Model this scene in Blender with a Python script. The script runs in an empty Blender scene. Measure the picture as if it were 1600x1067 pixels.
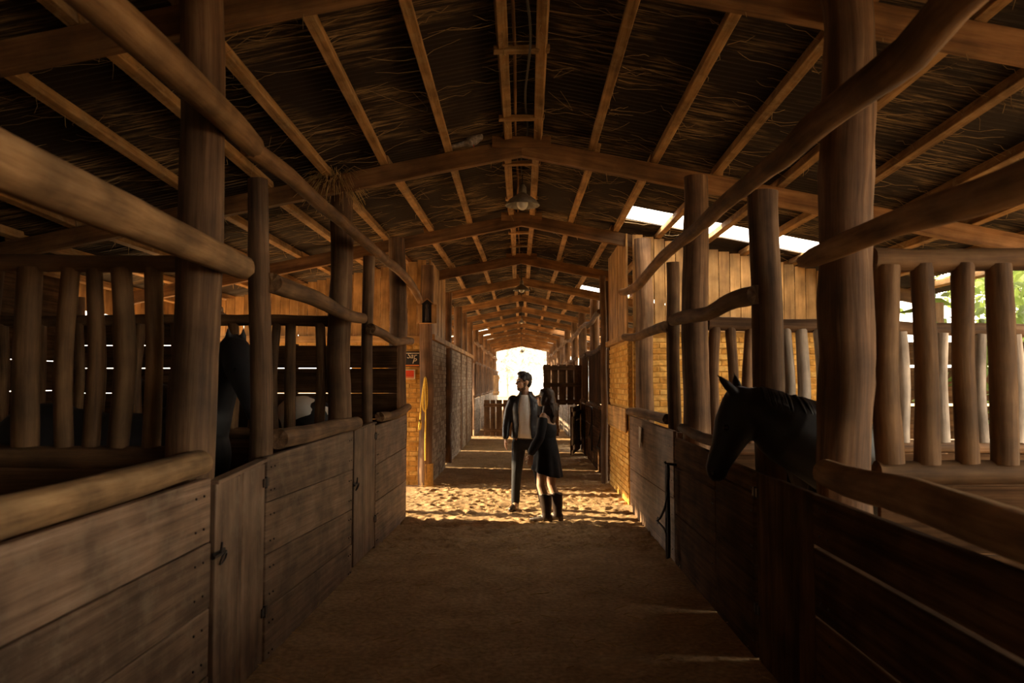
import bpy, bmesh, math, random
import numpy as np
from mathutils import Vector, Matrix, noise as mnoise
R = random.Random(7)
SC = bpy.context.scene
COL = SC.collection
PI = math.pi
V = Vector

# ------------------------------------------------------------------ camera, world, sun, exposure
cam = bpy.data.cameras.new('camera'); camo = bpy.data.objects.new('camera', cam); COL.objects.link(camo)
cam.sensor_width = 36.0; cam.lens = 28.0; cam.clip_end = 400
camo.location = (0, 0, 1.65)
camo.rotation_euler = (math.radians(90 + 2.92), 0, math.radians(0.69))
cam.dof.use_dof = True; cam.dof.focus_distance = 10.0; cam.dof.aperture_fstop = 2.8
SC.camera = camo

world = bpy.data.worlds.new('sky'); SC.world = world; world.use_nodes = True
bg = world.node_tree.nodes['Background']
bg.inputs['Color'].default_value = (1.0, 0.88, 0.71, 1); bg.inputs['Strength'].default_value = 2.8

sun = bpy.data.lights.new('sun', 'SUN'); suno = bpy.data.objects.new('sun', sun); COL.objects.link(suno)
sun.energy = 6.3; sun.color = (1.0, 0.74, 0.42); sun.angle = math.radians(0.8)
sd = V((1.0, -0.2, -math.tan(math.radians(19.5)))).normalized()
suno.rotation_euler = sd.to_track_quat('-Z', 'Y').to_euler()
suno.location = (-12, 10, 8)

SC.view_settings.view_transform = 'Standard'; SC.view_settings.look = 'None'
SC.view_settings.gamma = 1.0; SC.view_settings.exposure = 1.65
SC.view_settings.use_curve_mapping = False
try:
    SC.cycles.use_denoising = True
except Exception:
    pass

# ------------------------------------------------------------------ materials
def newmat(name):
    m = bpy.data.materials.new(name); m.use_nodes = True
    nt = m.node_tree; b = nt.nodes['Principled BSDF']
    return m, nt, b

def N(nt, t, **kw):
    n = nt.nodes.new(t)
    for k, v in kw.items():
        if k.startswith('i_'):
            n.inputs[k[2:].replace('_', ' ')].default_value = v
        else:
            setattr(n, k, v)
    return n

def ramp(nt, stops):
    n = nt.nodes.new('ShaderNodeValToRGB'); e = n.color_ramp.elements
    while len(e) < len(stops): e.new(0.5)
    for el, (p, c) in zip(e, stops):
        el.position = p; el.color = (*c, 1)
    return n

def wood(name, dark, mid, light, rough=0.75, sc=(22, 22, 1.6), bump=0.35, dust=None, dust_amt=0.5, spec=0.3):
    """grain runs along g.z (length of the piece, metres)"""
    m, nt, b = newmat(name); L = nt.links
    at = N(nt, 'ShaderNodeAttribute', attribute_name='g')
    oi = N(nt, 'ShaderNodeObjectInfo')
    mul = N(nt, 'ShaderNodeMath', operation='MULTIPLY'); mul.inputs[1].default_value = 37.0
    L.new(oi.outputs['Random'], mul.inputs[0])
    ad = N(nt, 'ShaderNodeVectorMath', operation='ADD'); L.new(at.outputs['Vector'], ad.inputs[0]); L.new(mul.outputs[0], ad.inputs[1])
    mp = N(nt, 'ShaderNodeMapping'); mp.inputs['Scale'].default_value = sc; L.new(ad.outputs[0], mp.inputs['Vector'])
    n1 = N(nt, 'ShaderNodeTexNoise'); n1.inputs['Scale'].default_value = 1.0; n1.inputs['Detail'].default_value = 6; n1.inputs['Roughness'].default_value = 0.65
    L.new(mp.outputs[0], n1.inputs['Vector'])
    n2 = N(nt, 'ShaderNodeTexNoise'); n2.inputs['Scale'].default_value = 3.2; n2.inputs['Detail'].default_value = 5
    L.new(ad.outputs[0], n2.inputs['Vector'])
    r1 = ramp(nt, [(0.3, dark), (0.52, mid), (0.75, light)]); L.new(n1.outputs['Fac'], r1.inputs['Fac'])
    r2 = ramp(nt, [(0.35, (0.55, 0.55, 0.55)), (0.65, (1.12, 1.1, 1.08))]); L.new(n2.outputs['Fac'], r2.inputs['Fac'])
    mx = N(nt, 'ShaderNodeMixRGB', blend_type='MULTIPLY'); mx.inputs['Fac'].default_value = 1
    L.new(r1.outputs[0], mx.inputs[1]); L.new(r2.outputs[0], mx.inputs[2])
    # board to board tone
    hv = N(nt, 'ShaderNodeHueSaturation')
    mr = N(nt, 'ShaderNodeMapRange'); mr.inputs['To Min'].default_value = 0.78; mr.inputs['To Max'].default_value = 1.18
    L.new(oi.outputs['Random'], mr.inputs['Value']); L.new(mr.outputs[0], hv.inputs['Value']); L.new(mx.outputs[0], hv.inputs['Color'])
    out = hv.outputs[0]
    if dust:
        n3 = N(nt, 'ShaderNodeTexNoise'); n3.inputs['Scale'].default_value = 7.0; n3.inputs['Detail'].default_value = 8; n3.inputs['Roughness'].default_value = 0.7
        L.new(ad.outputs[0], n3.inputs['Vector'])
        r3 = ramp(nt, [(0.5, (0, 0, 0)), (0.72, (dust_amt,) * 3)]); L.new(n3.outputs['Fac'], r3.inputs['Fac'])
        md = N(nt, 'ShaderNodeMixRGB'); L.new(r3.outputs[0], md.inputs['Fac']); L.new(out, md.inputs[1]); md.inputs[2].default_value = (*dust, 1)
        out = md.outputs[0]
    L.new(out, b.inputs['Base Color'])
    b.inputs['Roughness'].default_value = rough
    b.inputs['Specular IOR Level'].default_value = spec
    bp = N(nt, 'ShaderNodeBump'); bp.inputs['Strength'].default_value = bump; bp.inputs['Distance'].default_value = 0.02
    L.new(n1.outputs['Fac'], bp.inputs['Height']); L.new(bp.outputs[0], b.inputs['Normal'])
    return m

def plain(name, c, rough=0.6, metal=0.0, spec=0.4, nscale=None, namt=0.25, bump=0.0, coord='Object'):
    m, nt, b = newmat(name); L = nt.links
    b.inputs['Roughness'].default_value = rough; b.inputs['Metallic'].default_value = metal
    b.inputs['Specular IOR Level'].default_value = spec
    tc = N(nt, 'ShaderNodeTexCoord')
    n = N(nt, 'ShaderNodeTexNoise'); n.inputs['Scale'].default_value = nscale or 12; n.inputs['Detail'].default_value = 5
    L.new(tc.outputs[coord], n.inputs['Vector'])
    r = ramp(nt, [(0.3, tuple(x * (1 - namt) for x in c)), (0.7, tuple(min(1, x * (1 + namt)) for x in c))])
    L.new(n.outputs['Fac'], r.inputs['Fac']); L.new(r.outputs[0], b.inputs['Base Color'])
    if bump:
        bp = N(nt, 'ShaderNodeBump'); bp.inputs['Strength'].default_value = bump; bp.inputs['Distance'].default_value = 0.01
        L.new(n.outputs['Fac'], bp.inputs['Height']); L.new(bp.outputs[0], b.inputs['Normal'])
    return m

M_log = wood('log_wood', (0.075, 0.036, 0.014), (0.20, 0.105, 0.042), (0.33, 0.19, 0.085), sc=(16, 16, 1.3), bump=0.4)
M_log_lit = wood('lit_log_wood', (0.13, 0.065, 0.025), (0.34, 0.19, 0.08), (0.5, 0.31, 0.15), sc=(16, 16, 1.3), bump=0.4)  # lighter copy of the log wood, golden light on near logs put into colour
M_post = wood('post_wood', (0.055, 0.028, 0.013), (0.17, 0.09, 0.042), (0.31, 0.19, 0.10), sc=(20, 20, 0.9), bump=0.45)
M_fence = wood('fence_board', (0.09, 0.052, 0.03), (0.21, 0.125, 0.075), (0.33, 0.215, 0.14), sc=(9, 30, 1.1), bump=0.25, rough=0.6, dust=(0.36, 0.27, 0.18), dust_amt=0.35)
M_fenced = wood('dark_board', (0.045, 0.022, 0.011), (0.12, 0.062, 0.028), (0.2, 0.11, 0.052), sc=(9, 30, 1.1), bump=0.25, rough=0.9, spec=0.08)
M_rafter = wood('rafter_wood', (0.12, 0.055, 0.02), (0.27, 0.135, 0.05), (0.40, 0.22, 0.09), sc=(18, 18, 1.2), bump=0.35)
M_purlin = wood('purlin_wood', (0.20, 0.10, 0.032), (0.42, 0.23, 0.085), (0.58, 0.36, 0.16), sc=(25, 25, 1.5), bump=0.4, dust=(0.5, 0.36, 0.2), dust_amt=0.6)
M_clad = wood('clad_board', (0.27, 0.14, 0.05), (0.47, 0.26, 0.09), (0.6, 0.36, 0.15), sc=(14, 30, 1.2), bump=0.25)
M_white = wood('limewashed_and_daylit_board', (0.16, 0.12, 0.09), (0.42, 0.35, 0.28), (0.6, 0.52, 0.44), sc=(10, 30, 1.2), bump=0.3)

def mat_sheet():
    m, nt, b = newmat('roof_sheet'); L = nt.links
    at = N(nt, 'ShaderNodeAttribute', attribute_name='g')   # world-like coords: x down the slope, y along the barn
    mp = N(nt, 'ShaderNodeMapping'); mp.inputs['Scale'].default_value = (1.5, 46, 1); L.new(at.outputs['Vector'], mp.inputs['Vector'])
    n1 = N(nt, 'ShaderNodeTexNoise'); n1.inputs['Scale'].default_value = 1.4; n1.inputs['Detail'].default_value = 6; n1.inputs['Roughness'].default_value = 0.7
    L.new(mp.outputs[0], n1.inputs['Vector'])
    n2 = N(nt, 'ShaderNodeTexNoise'); n2.inputs['Scale'].default_value = 1.15; n2.inputs['Detail'].default_value = 4
    L.new(at.outputs['Vector'], n2.inputs['Vector'])
    r1 = ramp(nt, [(0.48, (0, 0, 0)), (0.64, (1, 1, 1))]); L.new(n1.outputs['Fac'], r1.inputs['Fac'])
    r2 = ramp(nt, [(0.46, (0, 0, 0)), (0.6, (1, 1, 1))]); L.new(n2.outputs['Fac'], r2.inputs['Fac'])
    mu = N(nt, 'ShaderNodeMath', operation='MULTIPLY'); L.new(r1.outputs[0], mu.inputs[0]); L.new(r2.outputs[0], mu.inputs[1])
    mx = N(nt, 'ShaderNodeMixRGB'); L.new(mu.outputs[0], mx.inputs['Fac'])
    mx.inputs[1].default_value = (0.032, 0.021, 0.015, 1); mx.inputs[2].default_value = (0.44, 0.30, 0.15, 1)
    L.new(mx.outputs[0], b.inputs['Base Color']); b.inputs['Roughness'].default_value = 0.7
    b.inputs['Specular IOR Level'].default_value = 0.3
    bp = N(nt, 'ShaderNodeBump'); bp.inputs['Strength'].default_value = 0.5; bp.inputs['Distance'].default_value = 0.01
    L.new(n1.outputs['Fac'], bp.inputs['Height']); L.new(bp.outputs[0], b.inputs['Normal'])
    return m
M_sheet = mat_sheet()

def mat_brick(name, c1, c2, c3):
    m, nt, b = newmat(name); L = nt.links
    at = N(nt, 'ShaderNodeAttribute', attribute_name='g')
    oi = N(nt, 'ShaderNodeObjectInfo')
    geo = N(nt, 'ShaderNodeNewGeometry')
    tc = N(nt, 'ShaderNodeTexCoord')
    n0 = N(nt, 'ShaderNodeTexWhiteNoise', noise_dimensions='1D')
    sp = N(nt, 'ShaderNodeSeparateXYZ'); L.new(at.outputs['Vector'], sp.inputs[0])
    ad = N(nt, 'ShaderNodeMath', operation='ADD'); L.new(sp.outputs['X'], ad.inputs[0]); L.new(oi.outputs['Random'], ad.inputs[1])
    L.new(ad.outputs[0], n0.inputs['W'])
    n1 = N(nt, 'ShaderNodeTexNoise'); n1.inputs['Scale'].default_value = 14; n1.inputs['Detail'].default_value = 6
    L.new(geo.outputs['Position'], n1.inputs['Vector'])
    r = ramp(nt, [(0.1, c1), (0.5, c2), (0.9, c3)]); L.new(n0.outputs['Value'], r.inputs['Fac'])
    r2 = ramp(nt, [(0.3, (0.6, 0.6, 0.6)), (0.7, (1.15, 1.15, 1.15))]); L.new(n1.outputs['Fac'], r2.inputs['Fac'])
    mx = N(nt, 'ShaderNodeMixRGB', blend_type='MULTIPLY'); mx.inputs['Fac'].default_value = 1
    L.new(r.outputs[0], mx.inputs[1]); L.new(r2.outputs[0], mx.inputs[2]); L.new(mx.outputs[0], b.inputs['Base Color'])
    b.inputs['Roughness'].default_value = 0.9; b.inputs['Specular IOR Level'].default_value = 0.2
    bp = N(nt, 'ShaderNodeBump'); bp.inputs['Strength'].default_value = 0.6; bp.inputs['Distance'].default_value = 0.01
    L.new(n1.outputs['Fac'], bp.inputs['Height']); L.new(bp.outputs[0], b.inputs['Normal'])
    return m
M_brick = mat_brick('clay_brick', (0.55, 0.26, 0.05), (0.72, 0.38, 0.085), (0.8, 0.48, 0.14))
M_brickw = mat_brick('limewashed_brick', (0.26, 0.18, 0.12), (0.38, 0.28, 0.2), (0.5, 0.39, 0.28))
M_mortar = plain('mortar', (0.5, 0.28, 0.08), rough=0.95, spec=0.1, nscale=30)
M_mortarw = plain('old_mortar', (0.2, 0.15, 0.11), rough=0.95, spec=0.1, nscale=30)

def mat_sand():
    m, nt, b = newmat('trodden_sand'); L = nt.links
    geo = N(nt, 'ShaderNodeNewGeometry')
    n1 = N(nt, 'ShaderNodeTexNoise'); n1.inputs['Scale'].default_value = 2.2; n1.inputs['Detail'].default_value = 8; n1.inputs['Roughness'].default_value = 0.65
    n2 = N(nt, 'ShaderNodeTexNoise'); n2.inputs['Scale'].default_value = 26; n2.inputs['Detail'].default_value = 6
    L.new(geo.outputs['Position'], n1.inputs['Vector']); L.new(geo.outputs['Position'], n2.inputs['Vector'])
    r1 = ramp(nt, [(0.3, (0.33, 0.21, 0.105)), (0.5, (0.46, 0.305, 0.16)), (0.72, (0.6, 0.415, 0.235))]); L.new(n1.outputs['Fac'], r1.inputs['Fac'])
    r2 = ramp(nt, [(0.35, (0.7, 0.7, 0.7)), (0.65, (1.12, 1.12, 1.12))]); L.new(n2.outputs['Fac'], r2.inputs['Fac'])
    mx = N(nt, 'ShaderNodeMixRGB', blend_type='MULTIPLY'); mx.inputs['Fac'].default_value = 1
    L.new(r1.outputs[0], mx.inputs[1]); L.new(r2.outputs[0], mx.inputs[2]); L.new(mx.outputs[0], b.inputs['Base Color'])
    b.inputs['Roughness'].default_value = 0.95; b.inputs['Specular IOR Level'].default_value = 0.15
    ad = N(nt, 'ShaderNodeMath', operation='MULTIPLY_ADD'); ad.inputs[1].default_value = 0.4
    L.new(n2.outputs['Fac'], ad.inputs[0]); L.new(n1.outputs['Fac'], ad.inputs[2])
    bp = N(nt, 'ShaderNodeBump'); bp.inputs['Strength'].default_value = 0.7; bp.inputs['Distance'].default_value = 0.03
    L.new(ad.outputs[0], bp.inputs['Height']); L.new(bp.outputs[0], b.inputs['Normal'])
    return m
M_sand = mat_sand()
M_iron = plain('dark_iron', (0.05, 0.04, 0.035), rough=0.5, metal=0.8, nscale=40)
M_leather = plain('dark_leather', (0.03, 0.018, 0.012), rough=0.55, nscale=30)
M_rope = plain('yellow_rope', (0.75, 0.47, 0.06), rough=0.8, nscale=60)
M_hay = plain('dry_hay', (0.62, 0.42, 0.17), rough=0.9, nscale=20)
M_web = plain('dusty_cobweb', (0.52, 0.37, 0.19), rough=0.95, spec=0.05, nscale=10)
M_enamel = plain('grey_enamel', (0.22, 0.2, 0.17), rough=0.45, nscale=15, namt=0.4)
M_bulb = plain('frosted_glass', (0.75, 0.7, 0.62), rough=0.25, nscale=5, namt=0.05)
M_paper = plain('white_paper', (0.72, 0.66, 0.56), rough=0.8)
M_blackp = plain('black_paint', (0.02, 0.018, 0.018), rough=0.5)
M_red = plain('red_paint', (0.65, 0.06, 0.015), rough=0.5, namt=0.1)
M_cream = plain('cream_paint', (0.75, 0.62, 0.42), rough=0.5, namt=0.1)
M_orange = plain('orange_paint', (0.7, 0.2, 0.03), rough=0.5, namt=0.1)
M_skin = plain('skin', (0.52, 0.30, 0.19), rough=0.5, nscale=20, namt=0.08)
M_skinw = plain('pale_skin', (0.58, 0.36, 0.24), rough=0.5, nscale=20, namt=0.08)
M_lips = plain('lips', (0.4, 0.14, 0.1), rough=0.45)
M_hairm = plain('black_hair', (0.018, 0.012, 0.009), rough=0.45, nscale=80, namt=0.5, bump=0.5)
M_hairw = plain('brown_hair', (0.045, 0.022, 0.012), rough=0.45, nscale=50, namt=0.5, bump=0.5)
M_beard = plain('brown_stubble', (0.12, 0.065, 0.04), rough=0.7, nscale=90, namt=0.5)
M_eye = plain('dark_eye', (0.01, 0.008, 0.006), rough=0.1)
M_jacket = plain('black_jacket_leather', (0.018, 0.017, 0.02), rough=0.38, nscale=14, namt=0.4, bump=0.6)
M_shirt = plain('white_cotton', (0.88, 0.84, 0.78), rough=0.85, nscale=14, namt=0.06, bump=0.4)
M_denim = plain('dark_denim', (0.012, 0.013, 0.018), rough=0.8, nscale=20, namt=0.3, bump=0.5)
M_dress = plain('black_cloth', (0.016, 0.015, 0.018), rough=0.85, nscale=9, namt=0.4, bump=0.6)
M_boot = plain('brown_boot_leather', (0.035, 0.02, 0.013), rough=0.4, nscale=12, namt=0.4, bump=0.3)
M_horse = plain('black_horse_coat', (0.012, 0.009, 0.008), rough=0.5, nscale=6, namt=0.3)
M_horse2 = plain('dark_grey_horse_coat', (0.018, 0.016, 0.016), rough=0.55, nscale=6, namt=0.3)
M_mane = plain('black_mane_hair', (0.016, 0.013, 0.013), rough=0.4, nscale=60, namt=0.5)
M_bird = plain('grey_feathers', (0.34, 0.29, 0.25), rough=0.8, nscale=40, namt=0.6)
M_bark = plain('tree_bark', (0.2, 0.15, 0.1), rough=0.9, nscale=12, bump=0.5)

def mat_leaf(name, c, tr=0.5):
    m, nt, b = newmat(name); L = nt.links
    geo = N(nt, 'ShaderNodeNewGeometry')
    n = N(nt, 'ShaderNodeTexNoise'); n.inputs['Scale'].default_value = 1.5; L.new(geo.outputs['Position'], n.inputs['Vector'])
    r = ramp(nt, [(0.3, tuple(x * 0.6 for x in c)), (0.7, tuple(min(1, x * 1.3) for x in c))]); L.new(n.outputs['Fac'], r.inputs['Fac'])
    L.new(r.outputs[0], b.inputs['Base Color']); b.inputs['Roughness'].default_value = 0.5
    t = N(nt, 'ShaderNodeBsdfTranslucent'); L.new(r.outputs[0], t.inputs['Color'])
    mx = N(nt, 'ShaderNodeMixShader'); mx.inputs[0].default_value = tr
    L.new(b.outputs[0], mx.inputs[1]); L.new(t.outputs[0], mx.inputs[2])
    L.new(mx.outputs[0], nt.nodes['Material Output'].inputs['Surface'])
    return m
M_leaf = mat_leaf('green_leaves', (0.16, 0.22, 0.05))
M_leaf_haze = mat_leaf('haze_leaves', (0.66, 0.67, 0.62))  # haze and glare past the far end put into leaf and trunk colour

def mat_pinto():
    m, nt, b = newmat('pinto_coat'); L = nt.links
    tc = N(nt, 'ShaderNodeTexCoord')
    n = N(nt, 'ShaderNodeTexNoise'); n.inputs['Scale'].default_value = 5; L.new(tc.outputs['Object'], n.inputs['Vector'])
    acc = None
    for (c, sc, r) in (((0.82, -0.28, 1.40), (1, .6, 1), .2), ((0.80, -0.28, 1.18), (2.2, .6, .7), .14), ((1.2, -.2, 1.36), (1, .6, .8), .09), ((-.2, -.25, 1.2), (1, .6, 1), .2)):
        v = N(nt, 'ShaderNodeVectorMath', operation='SUBTRACT'); L.new(tc.outputs['Object'], v.inputs[0]); v.inputs[1].default_value = c
        q = N(nt, 'ShaderNodeVectorMath', operation='MULTIPLY'); L.new(v.outputs[0], q.inputs[0]); q.inputs[1].default_value = sc
        l = N(nt, 'ShaderNodeVectorMath', operation='LENGTH'); L.new(q.outputs[0], l.inputs[0])
        d = N(nt, 'ShaderNodeMath', operation='SUBTRACT'); L.new(l.outputs['Value'], d.inputs[0]); d.inputs[1].default_value = r
        if acc is None: acc = d
        else:
            mn = N(nt, 'ShaderNodeMath', operation='MINIMUM'); L.new(acc.outputs[0], mn.inputs[0]); L.new(d.outputs[0], mn.inputs[1]); acc = mn
    w = N(nt, 'ShaderNodeMath', operation='MULTIPLY_ADD'); L.new(n.outputs['Fac'], w.inputs[0]); w.inputs[1].default_value = 0.25; w.inputs[2].default_value = -0.125
    a = N(nt, 'ShaderNodeMath', operation='ADD'); L.new(acc.outputs[0], a.inputs[0]); L.new(w.outputs[0], a.inputs[1])
    g = N(nt, 'ShaderNodeMath', operation='LESS_THAN'); L.new(a.outputs[0], g.inputs[0]); g.inputs[1].default_value = 0
    mx = N(nt, 'ShaderNodeMixRGB'); L.new(g.outputs[0], mx.inputs['Fac']); mx.inputs[1].default_value = (.012, .01, .01, 1); mx.inputs[2].default_value = (.8, .74, .64, 1)
    L.new(mx.outputs[0], b.inputs['Base Color']); b.inputs['Roughness'].default_value = 0.55
    return m
M_pinto = mat_pinto()

# ------------------------------------------------------------------ mesh builder
def frame(d, up=None):
    d = V(d).normalized()
    up = V(up) if up is not None else (V((0, 0, 1)) if abs(d.z) < 0.9 else V((0, 1, 0)))
    x = up.cross(d)
    if x.length < 1e-6: x = V((1, 0, 0)).cross(d)
    x.normalize(); y = d.cross(x).normalized()
    return x, y, d        # x side, y up-ish, d along

class MB:
    def __init__(s): s.v = []; s.f = []; s.g = []; s.sm = []
    def add(s, vs, fs, gs=None, smooth=False):
        o = len(s.v); s.v += [tuple(p) for p in vs]
        s.g += [tuple(p) for p in (gs if gs is not None else vs)]
        for f in fs: s.f.append(tuple(o + i for i in f)); s.sm.append(smooth)
    def beam(s, p0, p1, w, h, up=None, ch=0.0, w1=None, h1=None):
        """box from p0 to p1; w sideways, h along 'up'; ch = chamfer"""
        p0 = V(p0); p1 = V(p1); x, y, d = frame(p1 - p0, up); L = (p1 - p0).length
        off = (R.uniform(0, 9), R.uniform(0, 9), R.uniform(0, 9))
        w1 = w if w1 is None else w1; h1 = h if h1 is None else h1
        def P(a, b, t):
            ww = w + (w1 - w) * t / L; hh = h + (h1 - h) * t / L
            a *= ww / 2 ; b *= hh / 2
            return p0 + x * a + y * b + d * t, (a + off[0], b + off[1], t + off[2])
        if ch <= 0:
            vs = []; gs = []
            for t in (0, L):
                for a, b in ((-1, -1), (1, -1), (1, 1), (-1, 1)):
                    p, g = P(a, b, t); vs.append(p); gs.append(g)
            s.add(vs, [(0, 3, 2, 1), (4, 5, 6, 7), (0, 1, 5, 4), (1, 2, 6, 5), (2, 3, 7, 6), (3, 0, 4, 7)], gs)
            return
        ca = 2 * ch / w; cb = 2 * ch / h
        ring = [(-1 + ca, -1), (1 - ca, -1), (1, -1 + cb), (1, 1 - cb), (1 - ca, 1), (-1 + ca, 1), (-1, 1 - cb), (-1, -1 + cb)]
        vs = []; gs = []
        for t, k in ((0, 0.0), (ch, 1.0), (L - ch, 1.0), (L, 0.0)):
            for a, b in ring:
                kk = 1 if k else None
                if kk is None: a2 = a * (1 - ca); b2 = b * (1 - cb)
                else: a2, b2 = a, b
                p, g = P(a2, b2, t); vs.append(p); gs.append(g)
        fs = [tuple(reversed(range(8))), tuple(range(24, 32))]
        for r in range(3):
            for i in range(8):
                j = (i + 1) % 8; fs.append((r * 8 + i, r * 8 + j, r * 8 + 8 + j, r * 8 + 8 + i))
        s.add(vs, fs, gs)
    def box(s, c, size, ch=0.0):
        c = V(c); sx, sy, sz = size
        s.beam(c - V((0, sy / 2, 0)), c + V((0, sy / 2, 0)), sx, sz, (0, 0, 1), ch)
    def tube(s, pts, rad, seg=12, step=None, wob=0.0, bump=0.0, smooth=True, cap=True, flat=1.0, rough_end=0.0):
        pts = [V(p) for p in pts]
        if not isinstance(rad, (list, tuple)): rad = [rad] * len(pts)
        n = len(pts); sd = R.uniform(0, 100)
        # catmull-rom resample
        P = []; RR = []
        for i in range(n - 1):
            a = pts[max(i - 1, 0)]; b = pts[i]; c = pts[i + 1]; d = pts[min(i + 2, n - 1)]
            k = max(1, int((c - b).length / step)) if step else 1
            for j in range(k):
                t = j / k
                q = 0.5 * ((2 * b) + (c - a) * t + (2 * a - 5 * b + 4 * c - d) * t * t + (3 * b - a - 3 * c + d) * t ** 3) if n > 2 else b.lerp(c, t)
                P.append(q); RR.append(rad[i] + (rad[i + 1] - rad[i]) * t)
        P.append(pts[-1]); RR.append(rad[-1])
        if wob:
            for i, q in enumerate(P):
                w = mnoise.noise_vector(V((q.x * 0.9 + sd, q.y * 0.9, q.z * 0.9))) * wob
                P[i] = q + w
        x, y, d = frame(P[1] - P[0]); vs = []; gs = []; fs = []; L = 0
        off = (R.uniform(0, 9), R.uniform(0, 9), R.uniform(0, 9))
        m = len(P)
        for i in range(m):
            d2 = (P[min(i + 1, m - 1)] - P[max(i - 1, 0)])
            if d2.length > 1e-9: d2.normalize()
            else: d2 = d
            q = d.rotation_difference(d2); x = q @ x; y = q @ y; d = d2
            if i: L += (P[i] - P[i - 1]).length
            for k in range(seg):
                a = 2 * PI * k / seg; r = RR[i]
                if bump:
                    nz = mnoise.noise(V((math.cos(a) * 0.9 + sd, math.sin(a) * 0.9, L * 2.3))) + 0.5 * mnoise.noise(V((math.cos(a) * 2 + sd, math.sin(a) * 2, L * 7)))
                    r *= 1 + bump * nz
                e = (R.uniform(-1, 1) * rough_end) if (rough_end and i in (0, m - 1)) else 0
                vs.append(P[i] + x * math.cos(a) * r + y * math.sin(a) * r * flat + d * e)
                gs.append((math.cos(a) * RR[i] + off[0], math.sin(a) * RR[i] + off[1], L + off[2]))
        for i in range(m - 1):
            for k in range(seg):
                j = (k + 1) % seg
                fs.append((i * seg + k, i * seg + j, (i + 1) * seg + j, (i + 1) * seg + k))
        s.add(vs, fs, gs, smooth)
        if cap:
            for i, rev in ((0, True), (m - 1, False)):
                ring = vs[i * seg:(i + 1) * seg]; gg = gs[i * seg:(i + 1) * seg]
                c = sum(ring, V()) / seg
                g0 = (off[0], off[1], gg[0][2])
                if rev: s.add(ring + [c], [(seg, (k + 1) % seg, k) for k in range(seg)], gg + [g0])
                else: s.add(ring + [c], [(seg, k, (k + 1) % seg) for k in range(seg)], gg + [g0])
    def ell(s, c, r, M=None, nu=16, nv=10):
        c = V(c); M = M or Matrix.Identity(3); vs = [c + M @ V((0, 0, r[2]))]
        for i in range(1, nv):
            th = PI * i / nv
            for k in range(nu):
                a = 2 * PI * k / nu
                vs.append(c + M @ V((r[0] * math.sin(th) * math.cos(a), r[1] * math.sin(th) * math.sin(a), r[2] * math.cos(th))))
        vs.append(c + M @ V((0, 0, -r[2]))); fs = []
        for k in range(nu):
            j = (k + 1) % nu; fs.append((0, 1 + k, 1 + j)); b = 1 + (nv - 2) * nu; fs.append((b + j, b + k, len(vs) - 1))
            for i in range(nv - 2):
                a0 = 1 + i * nu; fs.append((a0 + k, a0 + nu + k, a0 + nu + j, a0 + j))
        s.add(vs, fs, None, True)
    def cap(s, p0, p1, r0, r1, seg=12):
        """rounded cone"""
        p0 = V(p0); p1 = V(p1); d = (p1 - p0).normalized()
        pts = []; rr = []
        for a in (89, 60, 30): pts.append(p0 - d * r0 * math.sin(math.radians(a))); rr.append(r0 * math.cos(math.radians(a)))
        pts.append(p0); rr.append(r0); pts.append(p1); rr.append(r1)
        for a in (30, 60, 89): pts.append(p1 + d * r1 * math.sin(math.radians(a))); rr.append(r1 * math.cos(math.radians(a)))
        s.tube(pts, rr, seg)
    def chain(s, pr, seg=12):
        for (p0, r0), (p1, r1) in zip(pr, pr[1:]): s.cap(p0, p1, r0, r1, seg)
    def rings(s, rows, close=True, smooth=True):
        """rows of points, same count each; closed around"""
        n = len(rows[0]); vs = [p for r in rows for p in r]; fs = []
        for i in range(len(rows) - 1):
            for k in range(n):
                j = (k + 1) % n; fs.append((i * n + k, i * n + j, (i + 1) * n + j, (i + 1) * n + k))
        if close: fs.append(tuple(reversed(range(n)))); fs.append(tuple(range((len(rows) - 1) * n, len(rows) * n)))
        s.add(vs, fs, None, smooth)
    def mesh(s, name, origin):
        me = bpy.data.meshes.new(name)
        me.from_pydata([(p[0] - origin[0], p[1] - origin[1], p[2] - origin[2]) for p in s.v], [], s.f)
        me.polygons.foreach_set('use_smooth', s.sm)
        a = me.attributes.new('g', 'FLOAT_VECTOR', 'POINT')
        a.data.foreach_set('vector', np.array(s.g, dtype=np.float32).ravel())
        me.update()
        return me

ORG = {}
def worg(o): return ORG.get(o.name, V((0, 0, 0)))
def link(name, data, mat, parent, origin):
    if mat and data and not data.materials: data.materials.append(mat)
    o = bpy.data.objects.new(name, data); COL.objects.link(o)
    origin = V(origin); ORG[o.name] = origin
    if parent is not None:
        o.parent = parent; o.location = origin - worg(parent)
    else: o.location = origin
    return o
def build(mb, name, mat, parent=None, origin=None):
    if origin is None:
        a = np.array(mb.v); lo = a.min(0); hi = a.max(0)
        origin = V(((lo[0] + hi[0]) / 2, (lo[1] + hi[1]) / 2, lo[2]))
    return link(name, mb.mesh(name, origin), mat, parent, origin)
def fused(mb, name, mat, parent=None, origin=None, voxel=0.008, smooth=3, fac=0.5):
    """union of the shapes in mb as one continuous surface"""
    if origin is None:
        a = np.array(mb.v); lo = a.min(0); hi = a.max(0)
        origin = V(((lo[0] + hi[0]) / 2, (lo[1] + hi[1]) / 2, lo[2]))
    me = mb.mesh(name, origin); t = bpy.data.objects.new('tmp', me); COL.objects.link(t)
    r = t.modifiers.new('r', 'REMESH'); r.mode = 'VOXEL'; r.voxel_size = voxel; r.use_smooth_shade = True
    if smooth:
        q = t.modifiers.new('s', 'SMOOTH'); q.iterations = smooth; q.factor = fac
    dg = bpy.context.evaluated_depsgraph_get(); dg.update()
    m2 = bpy.data.meshes.new_from_object(t.evaluated_get(dg)); m2.name = name
    bpy.data.objects.remove(t); bpy.data.meshes.remove(me); m2.materials.clear()
    return link(name, m2, mat, parent, origin)
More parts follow.
